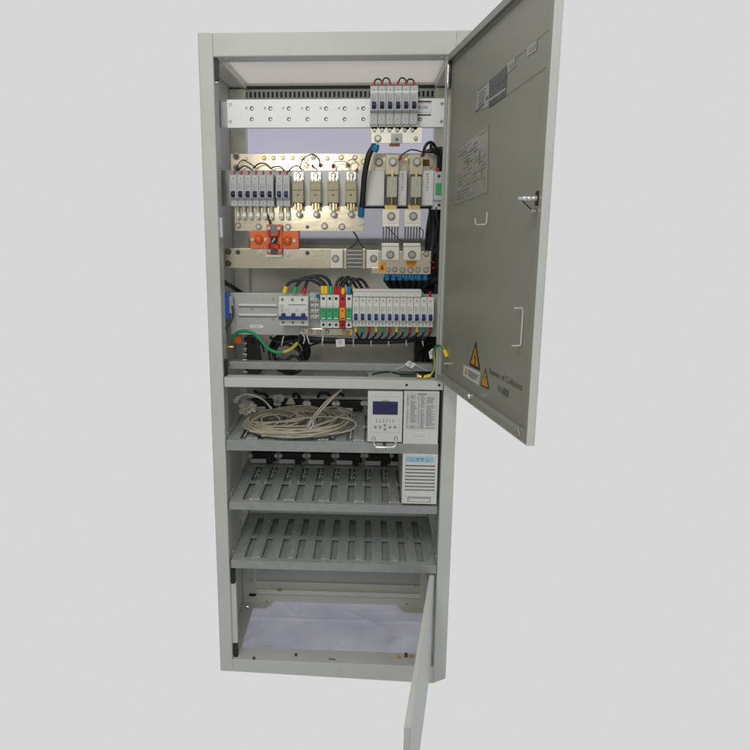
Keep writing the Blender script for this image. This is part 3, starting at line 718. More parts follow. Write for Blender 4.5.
m = MB(); m.box(a0, a1, YT-.0006, YT-.0001, b0, b1, 0, 0); m.box(a0+.001, a1-.0008, YT-.0009, YT-.0007, b1-dz*.14, b1-dz*.04, 0, 1); m.box(a0+.001, a1-.001, YT-.0009, YT-.0007, b0+dz*.01, b0+dz*.10, 0, 1)
m.box(a0+.001, a1-.001, YT-.0009, YT-.0007, b1-dz*.2, b1-dz*.17, 0, 2); m.box(a0+.001, a1-.001, YT-.0009, YT-.0007, b0+dz*.2, b0+dz*.23, 0, 3)
lab_ = m.build('rating_label', [paper, mat('dark_green_ink', (.02, .05, .035), .5), mat('pink_ink', (.7, .35, .38), .5), mat('mint_ink', (.3, .62, .58), .5)], t)
text_part('lettering', 'DC LOAD', dz*.26, front_M(a0+.003, YT-.0008, b0+dz*.46), inkK, lab_, width=(a1-a0)*.62)

def mcb_proto(label, cat, px0, px1, py_top, py_low, py_bot, tog, Yf, Yb, body, togm, group, cap=None, line=None, prints=True):
    """one modular breaker seen from the front; returns the thing"""
    xa = at(px0, (py_top+py_bot)/2, Yf).x; xb = at(px1, (py_top+py_bot)/2, Yf).x; g = .0004; pm = (px0+px1)/2
    Z = lambda py, y=Yf: at(pm, py, y).z
    zt, zl, zb = Z(py_top), Z(py_low), Z(py_bot, Yf+.012); h = zt-zl
    t = thing('circuit_breaker', label, cat, ((xa+xb)/2, Yf, zb), group)
    m = MB()
    prof = [(Yb, zb), (Yf+.012, zb), (Yf+.012, zl-.001), (Yf+.004, zl), (Yf, zl+.002), (Yf, zt-h*.34), (Yf+.005, zt-h*.31), (Yf+.005, zt-.001), (Yf+.006, zt), (Yb, zt)]
    m.prism(prof, xa+g, xb-g, 'x', .0005)
    if line is not None: m.box(xa+g, xb-g, Yf+.0044, Yf+.0050, Z(line+1), Z(line-1), 0, 2)
    if prints:
        w = xb-xa; zq = zt-h*.38; rg_ = random.Random(4)
        for k in range(5):
            zz = zq-h*.055*k; m.box(xa+w*.2, xa+w*(.2+rg_.uniform(.2, .5)), Yf-.0003, Yf+.0002, zz-h*.018, zz, 0, 1)
        m.box(xa+w*.62, xa+w*.68, Yf-.0003, Yf+.0002, zq-h*.2, zq-h*.02, 0, 1)
    m.build('housing', [body, plGd, paper], t)
    w = xb-xa; tz1, tz0 = Z(tog[0]), Z(tog[1])
    m = MB(); m.prism([(Yf+.001, tz0), (Yf-.004, tz0+.002), (Yf-.010, tz0+(tz1-tz0)*.42), (Yf-.010, tz0+(tz1-tz0)*.6), (Yf-.002, tz1), (Yf+.001, tz1)], xa+w*.24, xb-w*.24, 'x', .0006); m.build('toggle', togm, t)
    for zz, yy in ((zt-h*.15, Yf+.005), ((zl+zb)/2-.001, Yf+.012)):
        m = MB(); m.cyl((xa+w/2, yy, zz), (xa+w/2, yy-.0008, zz), w*.22, seg=14, m=0); m.cyl((xa+w/2, yy-.0008, zz), (xa+w/2, yy-.0010, zz), w*.12, seg=10, m=1); m.build('terminal_screw', [plW, plGd], t)
    if cap:
        m = MB(); a, b = Z(cap[0], Yf+.02), Z(cap[1], Yf+.02); m.cyl((xa+w/2, Yf+.02, b), (xa+w/2, Yf+.022, a), w*.16, w*.13, 10); m.build('wire_sleeve', cap[2], t)
    return t, xb-xa
def row(n, label_f, px0, px1, *a, **k):
    p = (px1-px0)/n
    t, w = mcb_proto(label_f(0), 'circuit breaker', px0, px0+p, *a, **k)
    ym = (a[0]+a[2])/2; Yf = a[4]; X0 = at(px0, ym, Yf).x; X1 = at(px1, ym, Yf).x; out = [t]
    for i in range(1, n): out.append(copy_thing(t, (X1-X0)*i/n, label_f(i)))
    return out
row(6, lambda i: f'{ORD[i]} from the left of the six grey breakers on the bright top plate', 370, 418, 85.2, 111.2, 124.4, (101.7, 109.2), .005, YT-.0005, plG, plN, 'breakers on the top plate', cap=(81.2, 87, plR), line=91.7)
row(6, lambda i: f'{ORD[i]} from the left of the six joined grey breakers above the brass lugs', 229.4, 273.3, 174.6, 198.6, 206.2, (191, 197.6), .04, .112, plG, plN, 'breakers on the middle plate', cap=(171, 178, plR))
row(2, lambda i: f'{("left", "right")[i]} breaker of the separate pair beside the first small fuse', 275.6, 289.6, 174.6, 198.6, 206.2, (191, 197.6), .04, .112, plG, plB, 'breakers on the middle plate', cap=(171, 178, plR))
row(12, lambda i: f'{ORD[i]} from the left of the twelve white breakers in the bottom row', 352.4, 433.9, 297, 321.2, 326.4, (313.6, 320.4), .03, .082, plW, plB, 'white breakers in the bottom row')
# jumper wires over the top row
for i in range(5):
    pa, pb = 374.2+8.07*i, 382.2+8.07*i
    if i == 2: continue
    m = MB(); m.tube([at(pa, 83, .03), at(pa+2, 79.4-(i % 2), .028), at(pb-2, 79.6-(i % 2), .03), at(pb, 83, .03)], .0018, 6, 6)
    tag(m.build('jumper_wire', rubK), f'short black jumper between the {ORD[i]} and {ORD[i+1]} breakers of the top row', 'wire', 'jumpers over the top breakers')
# terminal busbar below the top row
Yb = .03
x0, x1, z0, z1 = xz(371.2, 127.8, 422.4, 143.3, Yb)
t = thing('terminal_busbar', 'bright busbar with six rounded lugs below the top row of breakers', 'busbar', ((x0+x1)/2, Yb, z0), 'busbars')
m = MB(); m.box(x0, x1, Yb, Yb+.004, z0, z1, .0008)
for i in range(6):
    c = at(374.3+8.0*i, 126.6, Yb); m.cyl((c.x, Yb+.0002, c.z), (c.x, Yb+.0042, c.z), .0078, seg=18); m.box(c.x-.0078, c.x+.0078, Yb-.0012, Yb-.0001, at(374, 133, Yb).z, c.z, .001); m.cyl((c.x, Yb-.0012, c.z), (c.x, Yb-.0001, c.z), .0078, seg=18)
m.build('bar', nickel, t)
for i in range(6):
    c = at(374.3+7.65*i, 130.3, Yb); MB().bolt(c.x, Yb-.0013, c.z, .0032).build('bolt', [steel, washer], t)
for px, py, r_, mm in ((377.8, 138.6, .0062, steel), (396.8, 139.3, .0036, steelD), (415.8, 138.8, .0036, steel)):
    c = at(px, py, Yb); MB().bolt(c.x, Yb-.0003, c.z, r_).build('bolt', [mm, washer], t)
c0 = at(396.8, 136, Yb); MB().box(c0.x-.013, c0.x+.013, Yb-.0015, Yb-.0001, z0+.0005, z0+.021, .0004).build('joint_plate', galv, t)
a0, a1, b0, b1 = xz(389.5, 143.2, 400, 146.2, Yb+.002); MB().box(a0, a1, Yb+.005, Yb+.01, b0, b1+.004, .0005).build('insulating_tab', brownL, t)

# rear busbar with bolts
YR = .125
x0, x1, z0, z1 = xz(230.6, 153.4, 436.8, 171.5, YR)
t = thing('rear_busbar', 'long tinned busbar with a row of bolts behind the fuse blocks', 'busbar', ((x0+x1)/2, YR, z0-.0), 'busbars')
MB().box(x0, x1, YR, YR+.005, z0-.01, z1, .0008).build('bar', brass, t)
for px, py, r_, mm in [(236.3, 156.4, .0066, steelD), (236.5, 167.8, .0062, steelD), (246, 158.8, .003, brassY)]+[(264.2+9.4*k, 158, .0040, brassY) for k in range(5)]+[(313.5, 157.8, .0044, steel), (327.5, 158.5, .004, brassY), (341.2, 157.4, .005, brassY), (355, 157.6, .0045, steel), (364, 162, .0055, brassY), (378.8, 162.5, .0078, steel), (307, 166.5, .0036, brassY), (320.5, 165.5, .004, steelD), (333.5, 166, .004, steelD), (348.2, 165.4, .0042, steelD), (430.5, 167, .003, brassY), (433.5, 156.5, .003, steel)]:
    c = at(px, py, YR); MB().bolt(c.x, YR-.0002, c.z, r_).build('bolt', [mm, washer], t)
# middle backing plate and insulating blocks
YM = .112
x0, x1, z0, z1 = xz(222.6, 170.2, 438, 206, YM)
t = thing('backing_plate', 'grey steel backing plate behind the middle row of breakers and fuses', 'mounting plate', ((x0+x1)/2, YM, z0))
m = MB(); m.box(x0, x1, YM, YM+.003, z0, z1, .0008); m.build('plate', galv, t)
m = MB(); m.box(.0125, x0-.0007, YM+.004, YM+.006, z0, z1, .0004); m.build('end_bracket', galv, t)
MB().box(at(289, 206, YM).x, x1, YM-.004, YM-.0002, z0-.006, z0-.0005).build('edge_trim', plK, t)
def block(px0, px1, label, Yf, py0=170.4, py1=205.6, text=None):
    a0, a1, b0, b1 = xz(px0, py0, px1, py1, Yf)
    t = thing('insulating_block', label, 'insulator', ((a0+a1)/2, Yf, b0), 'white insulating blocks')
    MB().box(a0, a1, Yf, YM-.0005, b0, b1, .0015).build('block', plW, t)
    if text: text_part('lettering', text, .0078, front_M(a0+(a1-a0)*.36, Yf-.0002, b1-.006, R(90)), inkG, t, width=.040)
block(289.8, 363.6, 'wide white insulating block behind the four small fuses', .085)
block(365.7, 384.4, 'white insulating block between the thick black cable and the first tall fuse', .075)
block(398, 406.8, 'narrow white insulating block between the two tall fuses', .075, text='BATT1-FU')
block(421.4, 434.2, 'white insulating block right of the second tall fuse', .075, text='BATT2-FU')
fuseInk = mat('fuse_brown_ink', (.10, .07, .04), .6)
# small fuses
def small_fuse(label, cx, w=11.2):
    Yf = .05; pm = cx
    X = lambda px, y: at(px, 190, y).x
    Z = lambda py, y: at(pm, py, y).z
    t = thing('fuse', label, 'fuse', (X(cx, Yf), Yf, Z(211, .07)), 'small sandy fuses on the white block')
    xa, xb = X(cx-w/2, Yf), X(cx+w/2, Yf)
    m = MB(); m.box(xa, xb, Yf, Yf+.026, Z(203, Yf), Z(180.6, Yf), .0022); m.box(xa+.002, xb-.002, Yf-.0004, Yf, Z(190.5, Yf), Z(189.9, Yf), 0, 1)
    m.ball(((xa+xb)/2, Yf, Z(195, Yf)), .0022, .001, .0022, 1, 8, 5); m.build('fuse_body', [sand, fuseInk], t)
    for s_, (pa, pb) in enumerate(((174.5, 184), (202, 210.5))):
        cxx = (xa+xb)/2
        m = MB(); m.box(cxx-.0028, cxx+.0028, Yf+.006, Yf+.009, Z(pb, Yf), Z(pa, Yf), .0008); m.build('blade', brass, t)
        m = MB()
        for sg in (-1, 1): m.box(cxx+sg*.0045, cxx+sg*.0095, Yf+.003, Yf+.016, Z(pb-1 if s_ else pb-1.5, Yf), Z(pa+1.5 if s_ else pa+3.5, Yf), .001)
        m.build('clip', brassY if s_ else chrome, t)
    m = MB(); xm = (xa+xb)/2; m.box(xm-.012, xm+.012, .068, .0845, Z(180.5, .068), Z(172, .068), .001); m.build('contact_plate', chrome, t)
    m = MB(); m.bolt(xm, .0675, Z(175.5, .068), .0052); m.build('bolt', [steel, washer], t)
    MB().box(xm-.014, xm+.014, .072, .0845, Z(206, .072), Z(201, .072), .001).build('base', steelD, t)
    m = MB(); m.bolt(xm, .068, Z(214.5, .068), .0052); m.build('bolt', [steel, washer], t)
    return t
for i, cx in enumerate((297.8, 315.4, 333.1, 350.9)):
    small_fuse(f'small sandy fuse, {ORD[i]} from the left on the wide white block', cx)
# tall fuses with brass straps
def big_fuse(label, cx, dxl):
    Yf = .045; X = lambda px, y: at(px, 190, y).x; Z = lambda py, y: at(cx, py, y).z
    t = thing('tall_fuse', label, 'fuse', (X(cx, Yf), Yf, Z(210, .06)), 'tall fuses with brass straps')
    xm = X(cx, .06); k = (X(cx+6.5, .06)-xm)/6.5
    m = MB(); m.box(xm-6.6*k, xm+6.6*k, .062, .066, Z(174.5, .062), Z(154.3, .062), .0008); m.box(xm-6.6*k, xm+6.6*k, .066, YR-.0015, Z(157.5, .066), Z(154.5, .066), .0008); m.build('top_strap', brass, t)
    m = MB(); m.bolt(xm+.0015, .0618, Z(162.2, .062), .0078); m.build('bolt', [steel, washer], t)
    m = MB(); m.box(xm-5.1*k, xm+5.1*k, Yf, Yf+.028, Z(197.4, Yf), Z(176.4, Yf), .0018); m.build('fuse_body', mat_grey_fuse, t)
    m = MB(); m.box(xm-.003, xm+.003, Yf+.006, Yf+.01, Z(178, Yf), Z(171, Yf), .0008); m.build('blade', brassY, t)
    m = MB(); m.cyl((xm, Yf+.008, Z(196.5, Yf)), (xm, Yf+.008, Z(204.5, Yf)), .0034, .0026, 10); m.build('blade', brassY, t)
    m = MB()
    for sg in (-1, 1):
        m.box(xm+sg*.005, xm+sg*.0125, Yf+.004, Yf+.02, Z(178.4, Yf), Z(174, Yf), .001); m.box(xm+sg*.005, xm+sg*.0125, Yf+.004, Yf+.02, Z(204.6, Yf), Z(198, Yf), .001)
    m.build('clip', steelD, t)
    m = MB(); m.box(X(cx-6.2+dxl, .06), X(cx+6.2+dxl, .06), .062, .066, Z(212, .062), Z(204.8, .062), .0008); m.build('bottom_strap', brassY, t)
mat_grey_fuse = mat('grey_fuse_body', (.46, .45, .38), .65, var=.22, scale=240, bump=.3, bscale=600)
big_fuse('tall grey fuse with brass straps, on the left above the left plate of ribs', 391.8, -.6)
big_fuse('tall grey fuse with brass straps, on the right above the right plate of ribs', 415.6, -1)
# vertical shunts below them
def shunt(label, xl, xr, xl2, xr2):
    Y = .05
    a0, a1, b0, b1 = xz(xl, 209.8, xr, 223.6, Y); c0, c1, d0, d1 = xz(xl2, 249.3, xr2, 260, Y)
    t = thing('shunt', label, 'shunt', ((a0+a1)/2, Y, d0), 'shunts of thin bars between two blocks')
    MB().box(a0, a1, Y, Y+.010, b0, b1, .001).build('terminal_block', plate_w, t)
    e0, e1, f0, f1 = xz(xl, 223.8, xr, 226.9, Y-.004); MB().box(e0, e1, Y-.004, Y+.012, f0, f1, .0012).build('terminal_block', plate_w, t)
    g0, g1, h0, h1 = xz(xl2, 243.2, xr2, 246.2, Y-.004); MB().box(g0, g1, Y-.004, Y+.012, h0, h1, .0012).build('terminal_block', plate_w, t)
    MB().box(c0, c1, Y, Y+.010, d0, h0, .001).build('terminal_block', plate_w, t)
    for i in range(6):
        xx = a0+.004+(a1-a0-.008)*i/5; MB().box(xx-.0014, xx+.0014, Y, Y+.009, h1, f0).build('resistance_bar', steelD, t)
    for (zz, xx) in (((b0+b1)/2+.001, (a0+a1)/2+.001), ((d0+d1)/2, (c0+c1)/2)):
        m = MB(); m.bolt(xx, Y-.0002, zz, .0072); m.build('bolt', [steel, washer], t)
plate_w = mat('satin_nickel_plate', (.74, .71, .65), .42, .6, var=.06, scale=20)
shunt('left upright shunt of dark bars below the left tall fuse', 382, 399.8, 381.5, 399.2)
shunt('right upright shunt of dark bars below the right tall fuse', 404, 421.8, 403.2, 420.8)
for (pts, lab) in (([(387, 227, .045), (392, 232, .043), (398, 238.5, .045), (402, 241, .05)], 'thin black wire slanting across the left upright shunt'), ([(419, 228, .046), (422.8, 230, .046), (423, 236, .048), (420, 241, .05)], 'thin black wire looping beside the right upright shunt')):
    m = MB(); m.tube([at(*p) for p in pts], .0011, 6, 6); tag(m.build('sense_wire', rubK), lab, 'wire')
# middle busbar with the lugs of the breakers
YL = .092
x0, x1, z0, z1 = xz(234.6, 207.2, 364, 231, YL)
t = thing('middle_busbar', 'broad tinned busbar below the middle breakers and small fuses', 'busbar', ((x0+x1)/2, YL, z0), 'busbars')
MB().box(x0, x1, YL, YL+.005, z0, z1+.004, .0008).build('bar', brass, t)
for px, py, r_, mm in ((238.4, 225.4, .0055, steel), (258.8, 226.7, .0058, steel), (288.2, 227, .0058, steel), (307.5, 227, .0034, steelD), (324.6, 226.2, .0062, steel), (342, 226.8, .0062, steel), (360.3, 221.3, .0062, steel)):
    c = at(px, py, YL); MB().bolt(c.x, YL-.0002, c.z, r_).build('bolt', [mm, washer], t)
x00 = at(233.8, 213, .08).x
for i, px in enumerate([237.6, 243.8, 250.5, 257.6, 264.6, 271.2, 281, 287.8]):
    a = at(px, 206.5, .078); b = at(px, 218.5, .078); m = MB(); w = .0044 if i else .003
    m.cyl((a.x, .078, a.z), (a.x, .078, (a.z+b.z)/2), w*1.05, seg=14); m.box(a.x-w*1.25, a.x+w*1.25, .078, .0915, b.z-.002, (a.z+b.z)/2+.002, .0015); m.build('lug', nickel, t)
    m = MB(); m.bolt(a.x, .0778, b.z+.0005, .0032); m.build('bolt', [steel, washer], t)
# thick cable from the top busbar down to the middle busbar
m = MB(); pts = [(374.4, 145, .04), (372.5, 148.5, .035), (369.5, 153.5, .03), (367, 162, .03), (364.5, 176, .035), (363.4, 190, .045), (362.2, 203, .06), (361.6, 209, .07)]
m.tube([at(*p) for p in pts], .0068, 12, 8)
t = thing('battery_cable', 'thick black cable with blue sleeved ends hanging past the fuses', 'cable', at(361.6, 220, .075), None)
for v_ in [m]: v_.build('cable_run', rubK, t)
m = MB(); m.tube([at(375.6, 145, .028), at(375.4, 148.2, .028), at(374, 150.8, .03)], .0085, 12, 4); m.build('sleeve', plSky, t)
m = MB(); m.tube([at(361.5, 206, .066), at(361, 216, .077)], .0078, 12, 1); m.build('sleeve', plSky, t)
m = MB(); a = at(360.3, 221, .084); m.cyl((a.x, .083, a.z), (a.x, .0905, a.z), .0095, seg=18); m.build('lug', steel, t)
# surge arrester on the right
Yf = .05; x0, x1, z0, z1 = xz(433.9, 171.4, 443.4, 209.5, Yf)
t = thing('surge_arrester', 'narrow grey surge arrester with green insert beside the right tall fuse', 'surge arrester', ((x0+x1)/2, Yf, z0), 'surge arresters with a green insert')
zz = lambda py: at(438, py, Yf).z
MB().prism([(YM-.0005, z0), (Yf+.008, z0), (Yf+.008, zz(201.5)), (Yf, zz(200)), (Yf, zz(180)), (Yf+.006, zz(179)), (Yf+.006, z1), (YM-.0005, z1)], x0, x1, 'x', .0008).build('housing', plG, t)
a0, a1, b0, b1 = xz(435.6, 183, 441.6, 195, Yf); MB().box(a0, a1, Yf-.002, Yf-.0001, b0, b1, .0008).build('insert', plGr, t)
for py, yy in ((176.2, Yf+.006), (205, Yf+.008)):
    c = at(439, py, yy); MB().cyl((c.x, yy-.0006, c.z), (c.x, yy, c.z), .0036, seg=14).build('terminal_hole', plK, t)
a = at(437.5, 172.4, .06); MB().cyl((a.x, .06, a.z-.003), (a.x, .06, a.z+.010), .0042, seg=12).build('wire_sleeve', plR, t)
a0, a1, b0, b1 = xz(421.8, 159.6, 429.4, 166, YR-.001); tag(MB().box(a0, a1, YR-.0045, YR-.001, b0, b1, .0006).build('brown_tag', brownL), 'brown tag on the right end of the long rear busbar', 'tag')
# orange indicator units
Y = .075
for (xa, xb, cx, cy, lab) in ((249.9, 267.3, 258.9, 239.4, 'left orange unit with a round dome, on the short orange board'), (280.6, 298.6, 287.5, 240.6, 'right orange unit with a round dome, on the short orange board')):
    a0, a1, b0, b1 = xz(xa, 231.2, xb, 248.6, Y)
    t = thing('orange_insulator', lab, 'insulator', ((a0+a1)/2, Y, b0), 'orange domed units')
    MB().box(a0, a1, Y, .115, b0, b1, .0012).build('base', plO, t)
    c = at(cx, cy, Y); m = MB(); m.ball((c.x, Y, c.z), .0115, .012, .0115, seg=20, rings=12); m.build('dome', plOd, t)
    for px in (cx-6.4, cx+6.6):
        c = at(px, cy+.2, Y); MB().bolt(c.x, Y-.0002, c.z, .003, hexa=False).build('screw', steel, t)
Y = .066
a0, a1, b0, b1 = xz(266.6, 224.4, 281.8, 254.6, Y)
t = thing('orange_board', 'upright orange board with red and black wired switch between the two domes', 'terminal board', ((a0+a1)/2, Y, b0))
MB().box(a0, a1, Y, Y+.008, b0, b1, .0012).build('board', plO, t)
cx, cz = (a0+a1)/2, (b0+b1)/2; dz = b1-b0; dx = a1-a0
MB().cyl((cx, Y-.001, cz), (cx, Y-.014, cz), .0092, .0080, 18).build('switch_body', plK, t)
MB().box(cx-.008, cx+.008, Y-.0015, Y-.0002, b0+.0006, b0+dz*.2, .0004).build('foot', steelD, t)
MB().box(cx-.008, cx+.005, Y-.0015, Y-.0002, b1-dz*.28, b1-.001, .0004).build('head_plate', plGd, t)
m = MB(); m.tube([(cx-.003, Y-.016, cz-.006), (cx+.004, Y-.016, cz+.004)], .0013, 6, 1); m.build('pointer', paper, t)
m = MB()
for sx, sz in ((-1, 1), (1, 1), (-1, -1), (1, -1)):
    m.tube([(cx+sx*.006, Y-.006, cz+sz*.007), (cx+sx*.0115, Y-.007, cz+sz*.012), (cx+sx*.0115, Y-.004, cz+sz*.022)], .0026, 8, 5)
m.tube([(cx-.010, Y-.006, cz-.015), (cx, Y-.009, cz-.019), (cx+.012, Y-.006, cz-.028)], .0018, 8, 5); m.build('wire', plR, t)
for sx, sz in ((-1, 1), (1, 1), (-1, -1), (1, -1)):
    m = MB(); m.bolt(cx+sx*dx*.32, Y-.0004, cz+sz*dz*.37, .0044); m.build('bolt', [steel, washer], t)
a0, a1, b0, b1 = xz(265.6, 255, 282, 257, Y); MB().box(a0, a1, Y, Y+.006, b0, b1, .0006).build('lower_clip', plW, t)
# lower busbar with shunt
YB = .085
x0, x1, z0, z1 = xz(226.4, 248.6, 346, 268.2, YB)
t = thing('lower_busbar', 'long tinned busbar below the orange units, fixed at the left by two dark nuts', 'busbar', ((x0+x1)/2, YB, z0), 'busbars')
MB().box(.0125, x1, YB, YB+.005, z0, z1, .0008).build('bar', brass, t)
for px, py, r_, mm in ((228.4, 251.6, .0055, steelD), (228.5, 263.3, .0055, steelD), (237.9, 252.2, .0042, steelD), (259.4, 253.2, .006, steel), (288.2, 254, .0058, steel), (307.4, 253, .0038, steelD)):
    c = at(px, py, YB); MB().bolt(c.x, YB-.0002, c.z, r_, wm=0).build('bolt', [mm, washer], t)
Y = .072
t = thing('shunt', 'level shunt of thin bars at the right end of the lower busbar', 'shunt', at(354, 268, Y), 'shunts of thin bars between two blocks')
for (a, b, py0, py1) in ((330.4, 342.8, 249.2, 268.2), (366.2, 379, 250, 268.4)):
    a0, a1, b0, b1 = xz(a, py0, b, py1, Y); MB().box(a0, a1, Y, Y+.012, b0, b1, .001).build('terminal_block', mat_sh if 'mat_sh' in globals() else plate_w, t)
    c = at((a+b)/2-1+(2 if a > 350 else 0), 258.6, Y); m = MB(); m.bolt(c.x, Y-.0002, c.z, .0066); m.build('bolt', [steel, washer], t)
for (a, b) in ((343.8, 346.8), (362.4, 365.4)):
    a0, a1, b0, b1 = xz(a, 248.8, b, 268.6, Y-.006); MB().box(a0, a1, Y-.006, Y+.012, b0, b1, .0012).build('terminal_block', brassC if 'brassC' in globals() else brass, t)
xa, xb = at(346.9, 258, Y).x, at(362.3, 258, Y).x
for i in range(5):
    zz_ = at(354, 250.8+4.0*i, Y).z; MB().box(xa, xb, Y-.002, Y+.008, zz_-.0016, zz_+.0016, .0005).build('resistance_bar', galv, t)
for (pts, lab) in (([(353, 231.5, .08), (356, 236, .07), (357.5, 240, .068), (354, 245, .068), (349.5, 248.4, .07)], 'thin black wire forking left to the level shunt'), ([(353.8, 232, .082), (357, 236.5, .072), (358.5, 240, .07), (361, 244.5, .068), (363.8, 248.6, .07)], 'thin black wire forking right to the level shunt')):
    m = MB(); m.tube([at(*p) for p in pts], .0014, 6, 6); tag(m.build('sense_wire', rubK), lab, 'wire')
# right lower busbar with cable lugs
Y = .066
x0, x1, z0, z1 = xz(376.5, 251.2, 431, 274, Y)
t = thing('output_busbar', 'tinned busbar with a lower row of bolts and yellow labels, under the upright shunts', 'busbar', ((x0+x1)/2, Y, z0), 'busbars')
m = MB(); xl = at(378.5, 262, Y).x; m.box(xl, x1, Y, Y+.005, z0, z1, .0008); m.box(at(371.5, 270, Y).x, xl+.001, Y+.001, Y+.0045, z0+.001, at(375, 267.6, Y).z, .0008); m.build('bar', brass, t)
for px, py, r_ in ((388.6, 270, .0042), (394.8, 269.6, .005), (402.6, 270, .0055), (410.5, 270, .0058), (417.8, 269.8, .005), (426, 269.9, .0052), (426.2, 253.8, .0055)):
    c = at(px, py, Y); m = MB(); m.bolt(c.x, Y-.0002, c.z, r_); m.build('bolt', [steel, washer], t)
for (a, b, c_, d_) in ((378.4, 262.8, 385.8, 272), (406, 260.8, 416.6, 267.2)):
    a0, a1, b0, b1 = xz(a, b, c_, d_, Y); m = MB(); m.box(a0, a1, Y-.0007, Y-.0001, b0, b1, 0, 0)
    if a < 390: m.prism([(a0+(a1-a0)*.2, b0+(b1-b0)*.25), (a1-(a1-a0)*.2, b0+(b1-b0)*.25), ((a0+a1)/2, b1-(b1-b0)*.15)], Y-.0010, Y-.0008, 'y', 0, 1)
    else:
        for k in range(3): m.box(a0+.003, a1-.004, Y-.0010, Y-.0008, b1-(b1-b0)*(.3+.22*k), b1-(b1-b0)*(.22+.22*k), 0, 1)
    m.build('warning_label', [ylw, mat('label_brown_ink', hexlin(120, 70, 15), .5)], t)
# blue sleeved cables hanging from it
x0 = 387.6
for i in range(7):
    px = 387.4+6.35*i
    t = thing('output_cable', f'{ORD[i]} from the left of the black cables with blue sleeves below the output busbar', 'cable', at(px, 283, .08), 'blue sleeved cables')
    m = MB(); m.tube([at(px, 272.8, .075), at(px-.4, 279.8, .078)], .0068, 10, 1); m.build('sleeve', plSky, t)
    m = MB(); m.tube([at(px-.4, 279, .078), at(px+.5, 283, .085), at(px+5-1.2*i, 288, .10), at(px+12-1.5*i, 292, .115)], .0062, 8, 6); m.build('cable_run', rubK, t)
# black cable mass at the right wall
for i, (pts, r_) in enumerate((([(430, 150, .2), (434, 165, .21), (436, 200, .2), (431, 240, .2), (432, 290, .2), (426, 340, .2), (425, 372, .2)], .016), ([(442, 148, .17), (440, 175, .19), (441, 215, .19), (438, 255, .19), (437, 300, .19), (434, 345, .19), (434, 372, .19)], .014),
        ([(433, 205, .17), (433, 240, .17), (425, 285, .15), (430, 300, .15), (422, 345, .19), (419, 372, .19)], .012), ([(437, 280, .13), (415, 284, .12), (395, 281, .12), (386, 278, .11)], .012))):
    m = MB(); m.tube([at(*p) for p in pts], r_, 10, 8); tag(m.build('cable_bundle', rubK), ('thick black cable bundle furthest back, left of the wall bundle', 'black cable bundle running down against the right wall', 'black cable bundle bending down beside the blue sleeves', 'black cable bundle lying level behind the blue sleeves')[i], 'cable bundle', 'black cable bundles on the right')
a0, a1, b0, b1 = xz(415, 336, 438, 371, .24); tag(MB().box(a0, a1, .24, .30, b0-.01, b1+.02, .004).build('corner_shade_block', plK), 'black block added as shade in the back right corner above the lower crossbar', 'shade block')  # black block put in to darken the empty back corner
# top right loose wires
for (pts, r_, lab) in (([(399, 159.5, .055), (402, 155, .05), (410, 150, .05), (417, 150.5, .05), (422, 152, .055)], .0016, 'thin black wire arching between the two tall fuse straps'),
        ([(423, 156, .055), (425, 147, .05), (429, 142.5, .06), (433, 143.5, .08), (437, 150, .09), (440, 154, .1)], .0036, 'black wire looping up beside the right tall fuse strap'),
        ([(432, 142, .07), (431, 147, .07), (434, 152, .08), (441, 155, .09)], .0036, 'black wire curling down to the right wall'),
        ([(437, 170, .06), (438, 163, .07), (439, 158, .08), (442, 150, .1)], .002, 'black wire rising from the grey surge arrester')):
    m = MB(); m.tube([at(*p) for p in pts], r_, 8, 7); o = m.build('wire', rubK); tag(o, lab, 'wire')
for (p, q_, lab) in (((398.5, 160, .055), (401.5, 157.6, .052), 'small red sleeve right of the left tall fuse strap'), ((421, 155.8, .056), (424, 153, .052), 'small red sleeve right of the right tall fuse strap')):
    m = MB(); m.tube([at(*p), at(*q_)], .0028, 8, 1); tag(m.build('red_sleeve', plR), lab, 'sleeve', 'red wire sleeves')
for (pts, r_, mm, lab) in (([(246, 337.5, .11), (252, 342, .12), (256, 341, .12), (262, 345, .13), (264, 352, .14)], .0022, rubK, 'thin black wire drooping behind the left end of the green wire'),
        ([(270, 337, .10), (278, 342, .11), (292, 341, .11), (306, 338, .10)], .0035, rubK, 'black wire sagging below the middle of the device plate'),
        ([(299, 356, .14), (305, 350, .13), (312, 345, .12), (322, 342, .10)], .0024, rubK, 'thin black wire rising from the black coil to the wire loom'),
        ([(418, 352, .16), (424, 347, .15), (430, 344, .14), (437, 340, .13)], .003, rubK, 'black wire crossing in front of the black corner block'),
        ([(303.5, 335, .075), (304.6, 339, .072), (303.4, 343.5, .075)], .0016, plW, 'short white lead hanging left below the earth bar'),
        ([(306.5, 335, .075), (308, 339, .072), (309.2, 343.5, .075)], .0016, plW, 'short white lead hanging right below the earth bar'),
        ([(322.5, 334, .07), (323, 339, .068), (322, 343, .07)], .0016, plW, 'short white lead under the second surge arrester'),
        ([(372, 374.5, .1), (388, 372, .09), (402, 374.5, .08), (417, 374, .06)], .0026, rubG, 'dark green wire lying along the back of the mid rail')):
    m = MB(); m.tube([at(*p) for p in pts], r_, 8, 7); tag(m.build('wire', mm), lab, 'wire')
